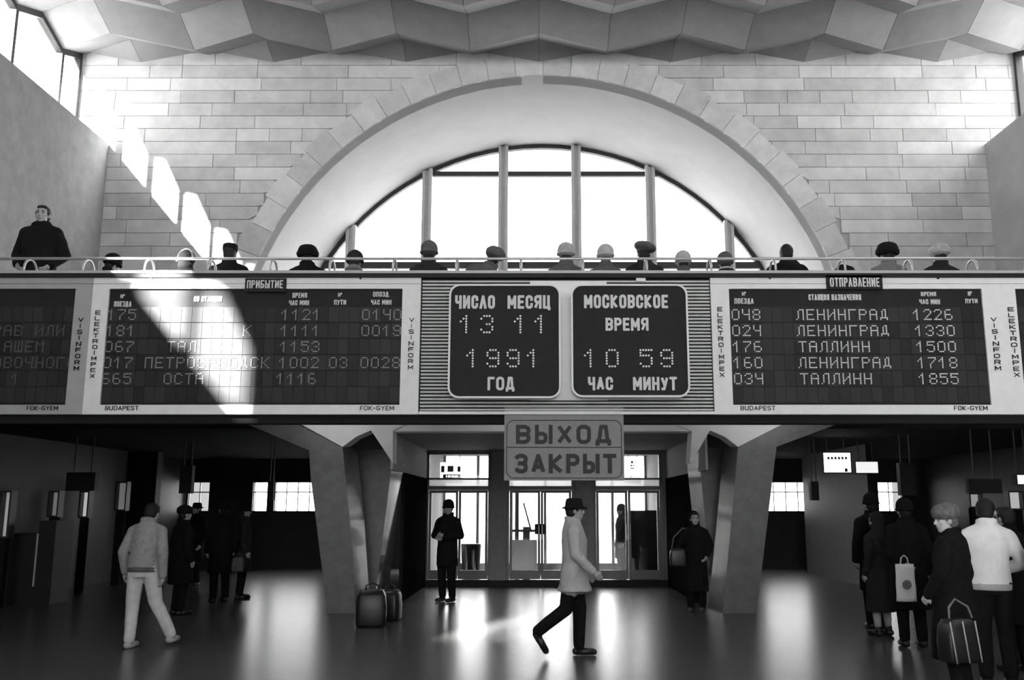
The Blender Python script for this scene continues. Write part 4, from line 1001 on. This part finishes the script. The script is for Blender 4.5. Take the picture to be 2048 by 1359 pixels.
# hanging and wall signs under the gallery
def hanging(name, label, x0, y0, x1, y1, Y, mface, ztop=2.98, th=.16, cat='sign', extra=None):
    a, b = PX(x0, y1, Y), PX(x1, y0, Y); cx = (a.x+b.x)/2
    t = thing(name, label, cat, (cx, Y, a.z))
    obj('box_body', bxm(a.x, b.x, Y+.004, Y+th, a.z, b.z), M['ink'], t)
    obj('sign_face', bxm(a.x+.02, b.x-.02, Y, Y+.01, a.z+.02, b.z-.02), M[mface], t)
    for xx in (a.x+(b.x-a.x)*.2, a.x+(b.x-a.x)*.8):
        if ztop > b.z+.02: obj('hanger', bxm(xx-.01, xx+.01, Y+.06, Y+.08, b.z-.01, ztop), M['darkframe'], t)
    if extra: extra(t, Y)
    return t
def marks(t, Y):
    bm = bmesh.new()
    for k in range(6):
        a, b = PX(1655+k*7, 918, Y-.006), PX(1659+k*7, 913, Y-.006); box(bm, a.x, b.x, Y-.008, Y, a.z, b.z)
    a, b = PX(1690, 943, Y-.006), PX(1695, 936, Y-.006); box(bm, a.x, b.x, Y-.008, Y, a.z, b.z)
    obj('small_marks', bm, M['ink'], t)
hanging('lightbox', 'bright rectangular lit sign hanging under the gallery at right', 1647, 903, 1702, 946, 18.0, 'lightbox', extra=marks)
hanging('lightbox', 'dimmer wide lit sign right of the bright one under the gallery', 1711, 921, 1757, 947, 19.0, 'lightdim')
for lab, x0, y0, x1, y1, Y in (('dark hanging box sign at far left under the gallery', 130, 944, 191, 981, 17.5), ('dark narrow hanging box left of the gridded window', 357, 930, 385, 986, 18.0),
        ('small dark hanging box between the left strip windows', 534, 962, 547, 1000, 18.0), ('dark hanging box over the man with the white bag', 1803, 925, 1829, 990, 17.0), ('dark hanging box over the white jacket', 1941, 957, 2003, 986, 16.0),
        ('narrow dark hanging box between the right strip windows', 1624, 962, 1637, 1000, 18.0)):
    hanging('hanging_box', lab, x0, y0, x1, y1, Y, 'ink')
hanging('lightbox', 'small lit sign at the right edge under the gallery', 2034, 947, 2062, 970, 15.9, 'lightdim')
# reflections in the dark walls, imitated by glowing panels left and right
for i_, (x0, x1, y0, y1, Yq, lab) in enumerate(((-5, 20, 984, 1072, 15.9, 'tall pale reflection made as a glowing panel at the left edge under the gallery'), (96, 116, 984, 1030, 17.7, 'narrow pale reflection made as a glowing panel, second from the left edge'),
        (158, 176, 984, 1032, 18.9, 'narrow bright reflection made as a glowing panel left of the denim jacket'), (230, 252, 965, 1018, 20.6, 'pale reflection made as a glowing panel just above the denim jacket shoulder'),
        (1943, 1962, 988, 1012, 19.6, 'small pale reflection made as a glowing panel above the white jacket'), (2022, 2044, 984, 1016, 19.6, 'pale reflection made as a glowing panel near the right edge under the gallery'))):
    a, b = PX(x0, y1, Yq), PX(x1, y0, Yq)
    t = thing('reflection_panel', lab, 'display case', ((a.x+b.x)/2, Yq, 0))
    bm = box(box(box(bxm(a.x-.03, a.x, Yq, Yq+.2, a.z-.03, b.z+.03), b.x, b.x+.03, Yq, Yq+.2, a.z-.03, b.z+.03), a.x, b.x, Yq, Yq+.2, b.z, b.z+.03), a.x, b.x, Yq, Yq+.2, a.z-.03, a.z)
    obj('panel_frame', bm, M['darkframe'], t)
    obj('pedestal', bxm(a.x+.01, b.x-.01, Yq+.03, Yq+.17, 0, a.z-.03), M['darkmatte'], t)
    obj('reflection_glow', bxm(a.x, b.x, Yq+.15, Yq+.2, a.z, b.z), mat('reflection_light_%d' % i_, .5, .6, .3, emit=(.05, .025, .11, .03, .06, .10)[i_]), t)
# low dark kiosk at left
a, b = PX(15, 1140, 16.6), PX(110, 1066, 16.6)
t = thing('ticket_machine', 'low dark machine with a raised end, at the left under the gallery', 'machine', ((a.x+b.x)/2, 16.6, 0))
obj('cabinet', bxm(a.x, b.x, 16.6, 17.2, 0, b.z), M['darkgloss'], t); obj('raised_end', bxm(b.x-.28, b.x+.02, 16.58, 17.22, 0, b.z+.22), M['ink'], t); obj('side_strip', bxm(b.x-.30, b.x-.27, 16.57, 16.60, .3, b.z), M['fasciadim'], t)
# signs and clutter in the vestibule
def vsign(label, x0, y0, x1, y1, Y, draw):
    a, b = PX(x0, y1, Y), PX(x1, y0, Y)
    t = thing('hanging_sign', label, 'sign', ((a.x+b.x)/2, Y, a.z)); obj('panel', bxm(a.x, b.x, Y, Y+.05, a.z, b.z), M['lightbox'], t)
    for xx in (a.x+.08, b.x-.08): obj('hanger', bxm(xx-.008, xx+.008, Y+.02, Y+.03, b.z, 3.0), M['darkframe'], t)
    bm = bmesh.new()
    for (p0, q0, p1, q1) in draw: c, d = PX(p0, q1, Y), PX(p1, q0, Y); box(bm, c.x, d.x, Y-.008, Y, c.z, d.z)
    obj('pictogram', bm, M['ink'], t)
vsign('white sign with a dark pictogram in the left transom light', 880, 924, 926, 966, 21.6, [(882, 931, 889, 944), (895, 931, 907, 943), (915, 932, 921, 943), (886, 948, 892, 957), (886, 948, 921, 950), (894, 948, 896, 956), (901, 948, 903, 956), (908, 948, 910, 956), (915, 948, 921, 955), (888, 954, 918, 957)])
vsign('white sign with small dark marks in the right transom light', 1250, 922, 1281, 966, 21.6, [(1262, 921, 1266, 926), (1261, 929, 1264, 932), (1266, 929, 1268, 932), (1261, 935, 1268, 937), (1260, 952, 1265, 954), (1257, 955, 1262, 957), (1264, 955, 1270, 957)])
a, b = PX(1258, 1140, 22.5), PX(1313, 1020, 22.5)
t = thing('stand_board', 'tall dark board leaning in the vestibule behind the right doors', 'board', ((a.x+b.x)/2, 22.5, 0))
obj('panel', bxm(a.x, b.x, 22.5, 22.58, .02, b.z), M['ink'], t); obj('foot', bxm(a.x, b.x, 22.35, 22.75, 0, .03), M['dark'], t)
a, b = PX(925, 1136, 22.5), PX(958, 1052, 22.5)
t = thing('litter_bin', 'dark bin in the vestibule behind the left doors', 'bin', ((a.x+b.x)/2, 22.5, 0))
bm = bmesh.new(); tube(bm, [((a.x+b.x)/2, 22.6, 0), ((a.x+b.x)/2, 22.6, .75)], [.20, .24], 16); obj('bin_body', bm, M['ink'], t); bm = bmesh.new(); tube(bm, [((a.x+b.x)/2, 22.6, .75), ((a.x+b.x)/2, 22.6, .80)], [.25, .23], 16); obj('rim', bm, M['ink'], t)
t = thing('stacked_frames', 'dark frames and poles stacked behind the middle doors', 'frame', (PX(1040, 1100, 22.3).x, 22.4, 0))
for q, (x0, x1) in enumerate(((1030, 1038), (1046, 1060))):
    obj('pole', bxm(PX(x0, 1000, 22.4).x, PX(x1, 1000, 22.4).x, 22.4, 22.45, 0, 2.1-q*.9), M['dark'], t)
bm = bmesh.new(); tube(bm, [tuple(PX(1047, 1005, 22.4)), tuple(PX(1062, 1060, 22.4))], .02, 6); obj('pole', bm, M['dark'], t)
obj('crossbar', bxm(PX(1025, 1000, 22.4).x, PX(1078, 1000, 22.4).x, 22.39, 22.42, 1.08, 1.14), M['dark'], t)
obj('lower_panel', bxm(PX(1022, 1000, 22.4).x, PX(1074, 1000, 22.4).x, 22.38, 22.41, .05, .9), M['doorframe'], t)
